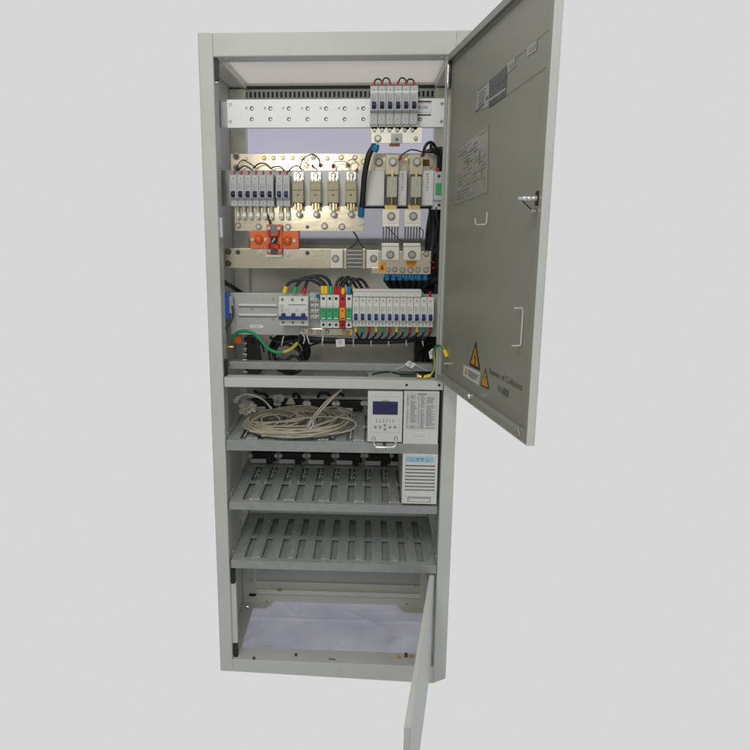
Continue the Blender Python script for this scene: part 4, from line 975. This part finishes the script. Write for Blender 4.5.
# thin wires over the fuses
for (pts, r_, lab) in (([(426, 284, .11), (432, 276, .11), (436, 262, .10), (437, 250, .09), (441, 240, .09)], .0022, 'thin black lead climbing the right wall beside the output busbar'),
        ([(431, 258, .07), (434, 252, .07), (438, 247, .075), (443, 243, .08)], .0013, 'thin dark lead rising from the output busbar to the right wall'),
        ([(436, 207, .06), (436.5, 216, .06), (438, 224, .065), (436, 236, .08), (437, 248, .09)], .0026, 'black lead hanging below the grey surge arrester'),
        ([(430, 262, .065), (434, 262.5, .07), (440, 261, .09)], .0013, 'upper short dark lead right of the output busbar'),
        ([(430, 267.5, .065), (434, 268, .07), (440, 269, .09)], .0013, 'lower short dark lead right of the output busbar'),
        ([(432, 300, .1), (436, 288, .12), (434, 278, .13), (424, 279.5, .13), (410, 281.5, .12)], .004, 'black cable looping over the right end of the device plate'),
        ([(236, 172, .1), (238.5, 164, .1), (243, 160, .11), (249, 163, .11), (256, 168, .1)], .0013, 'thin black wire crossing the left end of the rear busbar'),
        ([(264, 208, .088), (266.8, 214, .085), (269, 220, .08), (270.5, 226, .07)], .0022, 'black lead running down between the lugs to the orange board')):
    m = MB(); m.tube([at(*p) for p in pts], r_, 8, 7); tag(m.build('wire', rubK), lab, 'wire')
for (p, q_, lab) in (((431.4, 261.9, .066), (434.4, 262.5, .07), 'upper small red sleeve right of the output busbar'), ((431.4, 267.6, .066), (434.4, 268, .07), 'lower small red sleeve right of the output busbar')):
    m = MB(); m.tube([at(*p), at(*q_)], .0022, 8, 1); tag(m.build('red_sleeve', plR), lab, 'sleeve', 'red wire sleeves')
for (pts, col, lab) in (([(300, 169, .085), (302, 161, .08), (308, 155.5, .075), (315, 155, .075), (319.5, 161, .075), (320, 166.5, .08)], rubK, 'black wire arching over the first and second small fuses'),
        ([(313, 167, .08), (308.5, 164.5, .08), (304.5, 161, .085), (305, 156, .09)], beige, 'thin brown wire curling above the second small fuse'),
        ([(333, 167, .08), (334.5, 162, .075), (341, 161.3, .075), (346.5, 162.5, .075), (345.8, 168, .08)], beige, 'thin brown wire bridging over the third small fuse'),
        ([(347.3, 168, .08), (348, 161.5, .075), (353, 159.5, .075), (358.5, 165, .075), (356.5, 170.4, .08)], beige, 'thin brown wire curling over the fourth small fuse'),
        ([(288, 172, .08), (292, 167.5, .078), (298, 166, .078), (302, 170, .08)], rubK, 'black wire bridging over the first small fuse'),
        ([(238, 170.5, .1), (242, 167, .09), (246, 166, .1), (252, 170, .1)], rubK, 'black wire looping over the left end of the joined breakers'),
        ([(253, 168.5, .1), (259, 163.6, .09), (266, 164, .09), (270, 168.5, .1)], rubK, 'black wire looping over the middle of the joined breakers'),
        ([(271, 168.6, .1), (275, 166.6, .09), (281, 167, .09), (284, 171, .1)], rubK, 'black wire looping over the separate breaker pair')):
    m = MB(); m.tube([at(*p) for p in pts], .0012 if col is beige else .0017, 6, 6); tag(m.build('wire', col), lab, 'wire', 'thin wires over the fuse row')
for (p, q_, lab) in (((312.2, 164.5, .08), (314.2, 168.4, .078), 'small red sleeve above the second small fuse'), ((333.2, 164, .078), (333, 168.6, .078), 'small red sleeve above the third small fuse'), ((358, 168.5, .076), (355.5, 171.5, .078), 'small red sleeve above the fourth small fuse')):
    m = MB(); m.tube([at(*p), at(*q_)], .0026, 8, 1); tag(m.build('red_sleeve', plR), lab, 'sleeve', 'red wire sleeves')

# ------------------------------------------------------------------ lower device plate
YD = .085
x0, x1, z0, z1 = xz(230.4, 293.8, 438.5, 335.6, YD)
t = thing('device_plate', 'grey metal plate with two long slots that carries the bottom row of devices', 'mounting plate', ((x0+x1)/2, YD, z0))
m = MB(); m.box(x0, x1, YD, YD+.002, z0, z1, .0008); m.box(x0, x1, YD+.0022, YD+.02, z1-.002, z1, .0005); m.build('plate', mat('brushed_zinc_plate', (.50, .505, .48), .42, .4, var=.08, scale=14, aniso=(2, 20, 40), dirt=.15), t)
m = MB(); m.box(.0125, x0-.0006, YD+.008, YD+.010, z0, z1, .0004); m.build('end_bracket', galv, t)
m = MB()
for py in (305.2, 315):
    a0, a1, b0, b1 = xz(238.6, py-1.2, 277, py+1.2, YD); m.box(a0, a1, YD-.003, YD-.0001, b0, b1, .0008, 0); m.box(a0, a1, YD-.0034, YD-.0026, b0-.0012, b0+.0006, 0, 1)
m.build('slotted_rail', [zinc, steelD], t)
m = MB()
for px, py in ((252, 308.9), (272.6, 299), (273.2, 319.5)):
    c = at(px, py, YD); MB().screw(c.x, YD-.0002, c.z, .0034).build('screw', steel, t)
a0, a1, b0, b1 = xz(250.2, 324.8, 263.2, 328, YD); m = MB(); m.box(a0, a1, YD-.0006, YD-.0001, b0, b1); lb = m.build('paper_label', paper, t)
text_part('lettering', 'AC INPUT', (b1-b0)*.6, front_M(a0+.004, YD-.0008, b0+(b1-b0)*.28), inkG, lb, width=(a1-a0)*.6)
a0, a1, b0, b1 = xz(300, 328.6, 352.5, 334.8, YD-.004); m = MB(); m.box(a0, a1, YD-.006, YD-.002, b0, b1, .0006); eb = m.build('earth_bar', brass, t)
for i in range(6):
    c = at(302+8.4*i, 331.6, YD-.006)
    if i == 4: continue
    MB().bolt(c.x, YD-.0062, c.z, .0042).build('bolt', [steel, washer], eb)
# blue sensor box on the left wall
a0, a1, b0, b1 = xz(222.6, 292.2, 228.2, 318.8, .055)
t = thing('blue_sensor', 'royal blue sensor box on the left wall beside the device plate', 'sensor', ((a0+a1)/2, .055, b0))
MB().box(.0125, a1, .055, .075, b0, b1, .0015).build('case', plRB, t)
m = MB(); m.box(a1+.0002, a1+.010, .062, .075, b0+.012, b1-.012, .001); m.build('connector', galv, t)
m = MB(); m.tube([at(232, 306, .062), at(233, 313, .06), at(232, 320, .055), at(229, 325, .05), at(227, 328, .045)], .0022, 8, 6); m.cyl(at(227.5, 326.5, .045), at(225.5, 329.5, .045), .0045, seg=10, m=1); m.build('lead', [rubK, steelD], t)
m = MB(); m.tube([at(223, 281, .05), at(227, 284, .07), at(232, 286.5, .1), at(241, 292.5, .14), at(250, 298, .17)], .0055, 8, 6); tag(m.build('wire', rubK), 'black cable sloping back from the left wall above the blue sensor', 'cable')
# three pole breaker
Yf = .022; px0, px1 = 278.8, 308
xa, xb = at(px0, 310, Yf).x, at(px1, 310, Yf).x; Z = lambda py, y=Yf: at(293, py, y).z
t = thing('circuit_breaker', 'wide white three-pole breaker with one blue toggle bar', 'circuit breaker', ((xa+xb)/2, Yf, Z(325.6, Yf+.01)))
m = MB(); m.prism([(YD-.001, Z(325.6, Yf+.01)), (Yf+.01, Z(325.6, Yf+.01)), (Yf+.01, Z(321)), (Yf, Z(320)), (Yf, Z(303.5)), (Yf+.005, Z(302.8)), (Yf+.005, Z(296.6)), (YD-.001, Z(296.2))], xa, xb, 'x', .0008)
w = (xb-xa)
for f in (.333, .667): m.box(xa+w*f-.0003, xa+w*f+.0003, Yf-.0002, Yf+.0001, Z(315), Z(308), 0, 1)
m.box(xa+w*.33, xa+w*.93, Yf-.0003, Yf+.0002, Z(305.2), Z(304.3), 0, 1)
rg = random.Random(8)
for k in range(10): m.box(xa+w*(.06+.02*(k % 2)), xa+w*(.1+rg.random()*.1), Yf-.0003, Yf+.0002, Z(305+k*.75), Z(304.7+k*.75), 0, 1)
m.build('housing', [plW, plGd], t)
m = MB(); m.prism([(Yf+.001, Z(320)), (Yf-.006, Z(319.6)), (Yf-.009, Z(317)), (Yf-.004, Z(316)), (Yf+.001, Z(316))], xa+w*.0, xb-w*.02, 'x', .0008)
for f in (.16, .5, .84): m.box(xa+w*(f-.07), xa+w*(f+.07), Yf-.006, Yf, Z(317), Z(313), .001)
m.build('toggle', plB, t)
for f in (.12, .46, .8):
    for py, yy, r_ in ((299.6, Yf+.005, .0034), (322.6, Yf+.01, .0032)):
        m = MB(); xx = xa+w*f; m.cyl((xx, yy, Z(py, yy)), (xx, yy-.0008, Z(py, yy)), r_, seg=12, m=0); m.box(xx-r_*.7, xx+r_*.7, yy-.0011, yy-.0008, Z(py, yy)-.0005, Z(py, yy)+.0005, 0, 1); m.build('terminal_screw', [plGd, inkK], t)
m = MB()
for f in (.26, .6, .93): m.cyl((xa+w*f, Yf-.0006, Z(310)), (xa+w*f, Yf, Z(310)), .0016, seg=10)
m.build('indicator', plGd, t)
# small terminal block
a0, a1, b0, b1 = xz(309, 297, 319.4, 320.5, .045)
t = thing('terminal_block', 'small grey terminal block between the wide breaker and the surge arresters', 'terminal block', ((a0+a1)/2, .045, b0))
MB().box(a0, a1, .06, YD-.001, b0, b1+.008, .0008).build('base', plG, t)
m = MB()
for i in range(2):
    for j in range(4):
        xx = a0+(a1-a0)*(.28+.45*i); zz_ = b1-(b1-b0)*(.12+.24*j); m.box(xx-.0045, xx+.0045, .052, .0598, zz_-.005, zz_+.003, .0008)
m.build('clamp', plW if True else plG, t)
m = MB()
for i in range(2):
    for j in range(4):
        xx = a0+(a1-a0)*(.28+.45*i); zz_ = b1-(b1-b0)*(.15+.24*j); m.cyl((xx, .0518, zz_), (xx, .0505, zz_), .0026, seg=10)
m.build('terminal_screw', steel, t)
a = at(317.6, 297.2, .05); m = MB(); m.tube([at(317.4, 297.6, .048), at(317.8, 294.2, .048)], .0042, 8, 1); tag(m.build('wire_sleeve', plSky), 'small blue sleeve left of the surge arresters', 'sleeve')
# surge arresters (five modules)
Yf = .025
def spd(i, label, red):
    px0 = 320+6.4*i; px1 = px0+6.4; xa, xb = at(px0, 311, Yf).x+.0003, at(px1, 311, Yf).x-.0003; Z = lambda py, y=Yf: at(336, py, y).z
    t = thing('surge_arrester', label, 'surge arrester', ((xa+xb)/2, Yf, Z(328, Yf+.008)), 'surge arresters with a green insert' if not red else None)
    bm_ = plR if red else plW; w = xb-xa
    MB().prism([(YD-.001, Z(328, Yf+.008)), (Yf+.008, Z(328, Yf+.008)), (Yf+.008, Z(322.4)), (Yf+.003, Z(321.6)), (Yf+.003, Z(302.6)), (Yf+.006, Z(302)), (Yf+.006, Z(295.4)), (YD-.001, Z(294.8))], xa, xb, 'x', .0006).build('housing', bm_, t)
    m = MB(); m.box(xa+w*.04, xb-w*.04, Yf-.002, Yf+.0028, Z(320.2), Z(307.8), .001); ins = m.build('insert', plA if red else plGr, t)
    m = MB(); m.box(xa+w*.36, xb-w*.36, Yf-.0026, Yf-.0021, Z(311), Z(310), 0, 1); m.box(xa+w*.2, xb-w*.2, Yf-.0026, Yf-.0021, Z(318.8), Z(317.8), 0, 0); m.build('window', [paper if not red else inkK, inkK], ins)
    for py, yy in ((298.6, Yf+.006), (324.8, Yf+.008)):
        MB().cyl(((xa+xb)/2, yy-.0007, Z(py, yy)), ((xa+xb)/2, yy, Z(py, yy)), .0034, seg=14).build('terminal_hole', plK, t)
for i in range(5):
    lab = ('leftmost white surge arrester with green insert, beside the small terminal block', 'white surge arrester with green insert, second from the left in the bottom row', 'white surge arrester with green insert, just left of the red one', 'red surge arrester with amber insert', 'white surge arrester with green insert, between the red one and the twelve breakers')[i]
    spd(i, lab, i == 3)
# comb cover over the twelve breakers
a0, a1, b0, b1 = xz(353, 289.8, 421.6, 296.9, .03); t = thing('comb_cover', 'long white busbar cover strip lying over the twelve breakers', 'cover strip', ((a0+a1)/2, .035, b0))
m = MB(); m.box(a0, a1, .03, .06, b0, b1, .0015); m.box(a0-.001, a1-.003, .027, .0298, b1-.0035, b1+.001, .0006); m.build('strip', plW, t)
m = MB()
for i in range(9): m.box(a0+(a1-a0)*(i+.55)/9.6, a0+(a1-a0)*(i+.62)/9.6, .0296, .03, b0+.004, b0+.006)
m.build('printed_mark', plGd, t)
a = at(423, 294, .045); MB().cyl((a1+.0003, .045, a.z-.001), (a1+.005, .045, a.z-.001), .006, seg=10).build('end_cap', plGr, t)
a = at(430.2, 296.5, .045); m = MB(); m.tube([at(430.2, 297.4, .045), at(430, 291.5, .045)], .0034, 8, 1); tag(m.build('wire_sleeve', plR), 'red sleeve on top of the last breaker at the right', 'sleeve')
# arching input cables with coloured sleeves
arcs = (((284, 293.2), (286.2, 286.6), [(290, 282.4), (297, 280.2), (308, 279.2), (317, 282.8), (321.5, 286)], (322.3, 286), (322.6, 294), plY, 'yellow', 'yellow'),
        ((294, 293.4), (296, 287), [(299, 282.6), (305, 277.6), (315, 277.2), (322, 281.6), (325, 285)], (326, 286), (326, 294), plGr, 'green', 'yellow'),
        ((303.2, 293.8), (304.8, 288.4), [(307, 282), (311.5, 276.6), (320, 275.2), (327.5, 279.2), (330.5, 285)], (331, 286), (331, 294), plR, 'red', 'green'))
for k, (a, b, mid, c, d, mm, n1, n2) in enumerate(arcs):
    t = thing('input_cable', f'black cable arching from the {n1} sleeve on the wide three-pole breaker to the surge arresters', 'cable', at(a[0], a[1], .04), 'arching input cables')
    Yc = lambda i: .042+.012*math.sin(i)
    m = MB(); m.tube([at(*b, .045)]+[at(*p, .05) for p in mid]+[at(*c, .045)], .0040, 8, 8); m.build('cable_run', rubK, t)
    m = MB(); m.tube([at(*a, .042), at(*b, .045)], .0054, 10, 1); m.build('sleeve', mm, t)
    m = MB(); m.tube([at(*c, .045), at(*d, .042)], .0045, 10, 1); m.build('sleeve', {'yellow': plY, 'green': plGr}[n2], t)
lk = [(335.6, plR, 'left red'), (339.6, plR, 'right red'), (342.8, plY, 'short yellow'), (349.5, plSky, 'blue')]
for i, (px, mm, nm) in enumerate(lk):
    ex = (349, 356, 361, 367)[i]; hi = (277.6, 277, 278.5, 279)[i]
    t = thing('link_cable', f'black cable with a {nm} sleeve looping behind the white cover strip', 'cable', at(px, 294, .045), 'looping link cables')
    m = MB(); m.tube([at(px, 294.3, .043), at(px+.2, 286.6 if nm != 'short yellow' else 288.5, .045)], .0047, 10, 1); m.build('sleeve', mm, t)
    m = MB(); m.tube([at(px+.2, 287, .045), at(px+2, 281.4, .05), at((px+ex)/2, hi, .055), at(ex-3.5, 281.5, .06), at(ex+1, 288.5, .065), at(ex+3, 294, .07)], .0036, 8, 8); m.build('cable_run', rubK, t)
for (px, mm, nm) in ((354, plY, 'yellow'), (368.4, plR, 'red')):
    m = MB(); m.tube([at(px, 291, .06), at(px-.5, 287.4, .062)], .0042, 8, 1); tag(m.build('wire_sleeve', mm), f'{nm} sleeve peeping over the white cover strip', 'sleeve')
# wires leaving the twelve breakers downwards
cl = [plY, plGr, plR, plY, plGr, plR, plY, plGr, plR, plY, plGr, plR]; cn = ['yellow', 'green', 'red']*4
for i in range(12):
    px = 355.8+6.79*i
    t = thing('outgoing_wire', f'black wire with {cn[i]} sleeve under the {ORD[i]} white breaker of the bottom row', 'wire', at(px-4, 339, .075), 'outgoing wires')
    m = MB(); m.tube([at(px, 326.2, .052), at(px-.1, 331.6, .056)], .0033, 8, 1); m.build('sleeve', cl[i], t)
    m = MB(); k = (i % 3); m.tube([at(px-.1, 331, .056), at(px-.6-k*.3, 334.5, .06), at(px-3+k*.5-i*.25, 338, .07), at(px-7-i*.3, 340.8, .08)] if i else [at(px, 331, .056), at(px+1, 334, .06), at(px+2.6, 337, .07), at(px+3, 340.6, .08)], .0026, 8, 6); m.build('wire_run', rubK, t)
m = MB(); m.tube([at(300, 337.5, .10), at(320, 339.6, .09), at(350, 340.8, .085), at(380, 341.2, .085), at(405, 340.6, .085), at(424, 337.4, .10)], .0065, 10, 6); m.tube([at(304, 340.5, .10), at(330, 342, .09), at(360, 342.4, .09), at(392, 342, .09), at(412, 339, .10)], .0048, 10, 6)
t = thing('wire_loom', 'level black wire loom tied with pale ties below the device plate', 'wire loom', at(360, 343, .085)); m.build('loom', rubK, t)
m = MB()
for px in (322.5, 353.4, 371, 388.4, 406, 422.5):
    a = at(px, 341, .085); m.cyl((a.x-.001, a.y, a.z), (a.x+.001, a.y, a.z), .0088, seg=14); m.tube([(a.x, a.y-.009, a.z), (a.x+.001, a.y-.012, a.z-.011)], .0009, 6, 1)
m.build('cable_tie', paper, t)
def tagcard(pts, Y, label, th=.0006):
    P = [at(*p, Y) for p in pts]; c = sum(P, Vector())/len(P)
    m = MB(); m.prism([(p.x, p.z) for p in P], Y, Y+th, 'y', 0, 0)
    xx, zz_ = c.x, c.z
    for k in range(3): m.box(xx-.006+.001*k, xx+.006-.002*k, Y-.0003, Y-.0001, zz_+.004-.0035*k, zz_+.0052-.0035*k, 0, 1)
    return tag(m.build('paper_tag', [paper, inkG]), label, 'tag', 'white paper tags')
tagcard([(335.8, 339.4), (344.6, 338.8), (345, 346.4), (336.3, 347)], .07, 'square white tag hanging under the surge arresters')
tagcard([(404.2, 364.6), (408.8, 360.6), (416.4, 364.2), (412, 368.6)], .04, 'tilted white tag lying over the lower crossbar')
tagcard([(428.6, 351.8), (432.4, 348.4), (434.6, 350), (434.2, 357.8), (429.8, 359)], .03, 'white tag wrapped round the yellow-green wire on the right')
m = MB(); m.tube([at(415.5, 364.8, .041), at(421, 368, .045), at(427.5, 371, .05)], .0012, 6, 4); m.tube([at(404.5, 366, .041), at(396, 369.5, .05), at(388, 374, .07)], .0012, 6, 4); tag(m.build('tag_string', paper), 'white tie through the tilted tag over the lower crossbar', 'cable tie')
c = at(345, 334, YD-.008); a0, a1, b0, b1 = xz(344.6, 330.8, 350, 335.2, YD-.008); tag(MB().box(a0, a1, YD-.0085, YD-.007, b0, b1, .0004).build('yellow_label', ylw), 'small yellow label at the right end of the earth bar', 'label')
for i, px in enumerate((302, 305.5)):
    a = at(px-6, 342, .08); m = MB(); m.box(a.x-.005, a.x+.001, .078, .09, a.z-.003, a.z+.003, .001); 
# earth wires
t = thing('earth_wire', 'green wire fading to yellow, sagging from the left wall to the earth bar', 'wire', at(278, 353, .04), 'earth wires')
m = MB(); pts = [(233, 338.5, .06), (235.8, 334, .05), (240, 331.6, .045), (246, 331, .042), (253, 333.2, .04), (259.5, 338.8, .038), (265, 345.4, .036), (270.5, 350, .035), (277, 352.4, .035), (283.5, 352.2, .036)]
m.tube([at(*p) for p in pts], .0042, 10, 6); m.build('green_run', rubG, t)
m = MB(); m.tube([at(283.2, 352.2, .036), at(288.5, 350.4, .038), at(293.5, 347, .045), at(297.6, 342.6, .055)], .0039, 10, 6); m.build('yellow_run', rubGY, t)
m = MB(); m.tube([at(297.4, 342.8, .055), at(299.2, 339.4, .06), at(300.6, 335.6, .07)], .0045, 8, 4); m.build('sleeve', rubK, t)
m = MB(); a = at(301.6, 333.8, .074); m.cyl((a.x, .072, a.z), (a.x, .078, a.z), .0062, seg=14); m.build('lug', chrome, t)
t = thing('earth_wire', 'yellow-green wire with yellow ends running from the door to the mid rail', 'wire', at(424, 378, .02), 'earth wires')
u, z = door_uz(446.6, 359, DT)
pts = [at(430, 375.6, .012), at(432.6, 371, .012), at(434.2, 364, .012), at(433.4, 355, .01), at(434.4, 349, .0), at(437.8, 345.6, -.02), at(441.5, 346.6, -.04), at(444.8, 351.5, -.055)]
m = MB(); m.tube(pts, .0028, 8, 6); m.build('green_run', rubG, t)
m = MB(); m.tube([p+Vector((.0012, -.0016, .0006)) for p in pts], .0021, 8, 6); m.build('yellow_stripe', rubGY, t)
m = MB(); m.tube([at(430.6, 375.4, .012), at(424, 377.2, .012)], .0044, 8, 1); m.build('sleeve', plY, t)
m = MB(); m.tube([at(444.4, 350.4, -.053), at(447, 357, -.062)], .0048, 8, 1); m.build('sleeve', plY, t)
m = MB(); m.cyl(at(421.5, 377.2, .012), at(417, 375.8, .016), .005, seg=10); m.cyl(at(417.5, 373.5, .014), at(417.5, 378.4, .014), .0034, seg=8); m.build('lug', brassY, t)
# coiled black cable and connector stack at the lower left
t = thing('cable_coil', 'loose coil of black cable hanging behind the lower crossbar', 'cable coil', at(287, 374, .15))
rg = random.Random(5)
for k in range(6):
    pts = []; rx_, ry_ = 18.5*rg.uniform(.7, 1.02), 19*rg.uniform(.7, 1.05); ox, oy = rg.uniform(-2.5, 2.5), rg.uniform(-3, 3)
    for a in range(14):
        th_ = 2*math.pi*a/14; pts.append(at(289+ox+rx_*math.cos(th_), 353+oy+ry_*math.sin(th_), .15+.014*math.sin(th_*2+k)+.004*k))
    m = MB(); m.tube(pts, .0036, 8, 5, 0, True); m.build('loop', rubK, t)
m = MB(); m.tube([at(273, 338, .12), at(280, 345, .125), at(287, 344, .13), at(298, 350, .13), at(303, 357, .13), at(306, 368, .14)], .0042, 8, 6); m.tube([at(277, 358, .12), at(285, 361, .12), at(293, 356, .12), at(301, 360, .12)], .0042, 8, 6); m.build('loop', rubK, t)
m = MB(); m.tube([at(283.5, 336.5, .09), at(281.6, 345.5, .1)], .0016, 6, 1); m.build('cable_tie', paper, t)
a0, a1, b0, b1 = xz(244.5, 338, 257, 374, .14)
t = thing('connector_stack', 'black connector stack with bright contacts on the left below the device plate', 'connector', ((a0+a1)/2, .14, b0))
MB().prism([(a0, b0), (a1+.006, b0), (a1-.004, b1), (a0, b1)], .14, .2, 'y', .001).build('body', plK, t)
m = MB()
for i in range(6):
    zz_ = b1-(b1-b0)*(.12+.16*i); m.box(a0-.004, a0+.008, .132, .1395, zz_-.004, zz_+.002, .001); m.ball((a0+.004, .131, zz_-.006), .0034, seg=8, rings=5)
m.build('contact', steel, t)
a = at(238.5, 340.2, .1); m = MB(); m.cyl((a.x, .095, a.z), (a.x, .112, a.z), .0095, seg=18); m.cyl((a.x, .092, a.z), (a.x, .0948, a.z), .006, seg=14); tag(m.build('standoff_insulator', plOd), 'round orange standoff on the left wall below the green wire', 'insulator')
a = at(232, 347, .06); m = MB(); m.cyl((.0125, .06, a.z), (a.x+.004, .06, a.z), .0036, seg=10); m.cyl((a.x-.004, .06, a.z), (a.x, .06, a.z), .006, seg=6); tag(m.build('earth_stud', brassY), 'brass stud on the left wall above the lower crossbar', 'stud')
a = at(226, 163, .09)

# ------------------------------------------------------------------ LIGHT
w = bpy.data.worlds.new('World'); S.world = w; w.use_nodes = True
nt = w.node_tree; N = nt.nodes; L = nt.links; bg = N['Background']
tc = N.new('ShaderNodeTexCoord'); sp = N.new('ShaderNodeSeparateXYZ'); L.new(tc.outputs['Generated'], sp.inputs['Vector'])
def ramp(src, pts):
    mr = N.new('ShaderNodeMapRange'); mr.inputs['From Min'].default_value = -1; mr.inputs['From Max'].default_value = 1; L.new(src, mr.inputs['Value'])
    r_ = N.new('ShaderNodeValToRGB'); e = r_.color_ramp.elements
    while len(e) < len(pts): e.new(.5)
    for el, (p, c) in zip(e, pts): el.position = (p+1)/2; el.color = (*c, 1)
    L.new(mr.outputs['Result'], r_.inputs['Fac']); return r_.outputs['Color']
BGC = hexlin(215, 215, 215)[:3]
# added surround light shaped by direction: even grey behind, dimmed sides and dead front
side = ramp(sp.outputs['X'], [(-1, (.05, .048, .042)), (-.6, (.14, .137, .122)), (-.25, (.62, .62, .60)), (.2, (.80, .81, .80)), (.5, (.38, .39, .40)), (1, (.13, .14, .15))])
vert = ramp(sp.outputs['Z'], [(-1, (.62, .66, .66)), (-.3, (.89, .94, .94)), (.3, (1, 1, 1)), (1, (1.15, 1.13, 1.1))])
mu = N.new('ShaderNodeMix'); mu.data_type = 'RGBA'; mu.blend_type = 'MULTIPLY'; mu.inputs['Factor'].default_value = 1
L.new(side, mu.inputs['A']); L.new(vert, mu.inputs['B'])
fy = ramp(sp.outputs['Y'], [(-1, (.36, .35, .33)), (-.955, (.50, .49, .47)), (-.75, (1.30, 1.30, 1.30)), (0, (1.25, 1.25, 1.25))])
m3 = N.new('ShaderNodeMix'); m3.data_type = 'RGBA'; m3.blend_type = 'MULTIPLY'; m3.inputs['Factor'].default_value = 1
L.new(mu.outputs['Result'], m3.inputs['A']); L.new(fy, m3.inputs['B'])
fr = ramp(sp.outputs['Y'], [(.15, (0, 0, 0)), (.4, (1, 1, 1))])
mx = N.new('ShaderNodeMix'); mx.data_type = 'RGBA'; L.new(fr, mx.inputs['Factor']); L.new(m3.outputs['Result'], mx.inputs['A']); mx.inputs['B'].default_value = (*BGC, 1)
L.new(mx.outputs['Result'], bg.inputs['Color']); bg.inputs['Strength'].default_value = 1
def area(name, loc, look, size, power, col=(1, 1, 1), sy=None):
    ld_ = bpy.data.lights.new(name, 'AREA'); ld_.size = size; ld_.energy = power; ld_.color = col
    if sy: ld_.shape = 'RECTANGLE'; ld_.size_y = sy
    o = bpy.data.objects.new(name, ld_); COL.objects.link(o); o.location = loc
    o.rotation_euler = (Vector(look)-Vector(loc)).to_track_quat('-Z', 'Y').to_euler(); return o
area('ceiling_lamp', (.0, -2.0, 2.35), (.28, .1, 1.15), .7, 14, (1, .985, .95))
area('flash_lamp', (.06, -1.75, 1.42), (.25, .1, 1.2), .16, 1.9, (1, .95, .84))
S.view_settings.view_transform = 'Standard'; S.view_settings.look = 'None'; S.view_settings.exposure = 0; S.view_settings.gamma = 1
S.cycles.max_bounces = 8; S.cycles.filter_width = 1.7
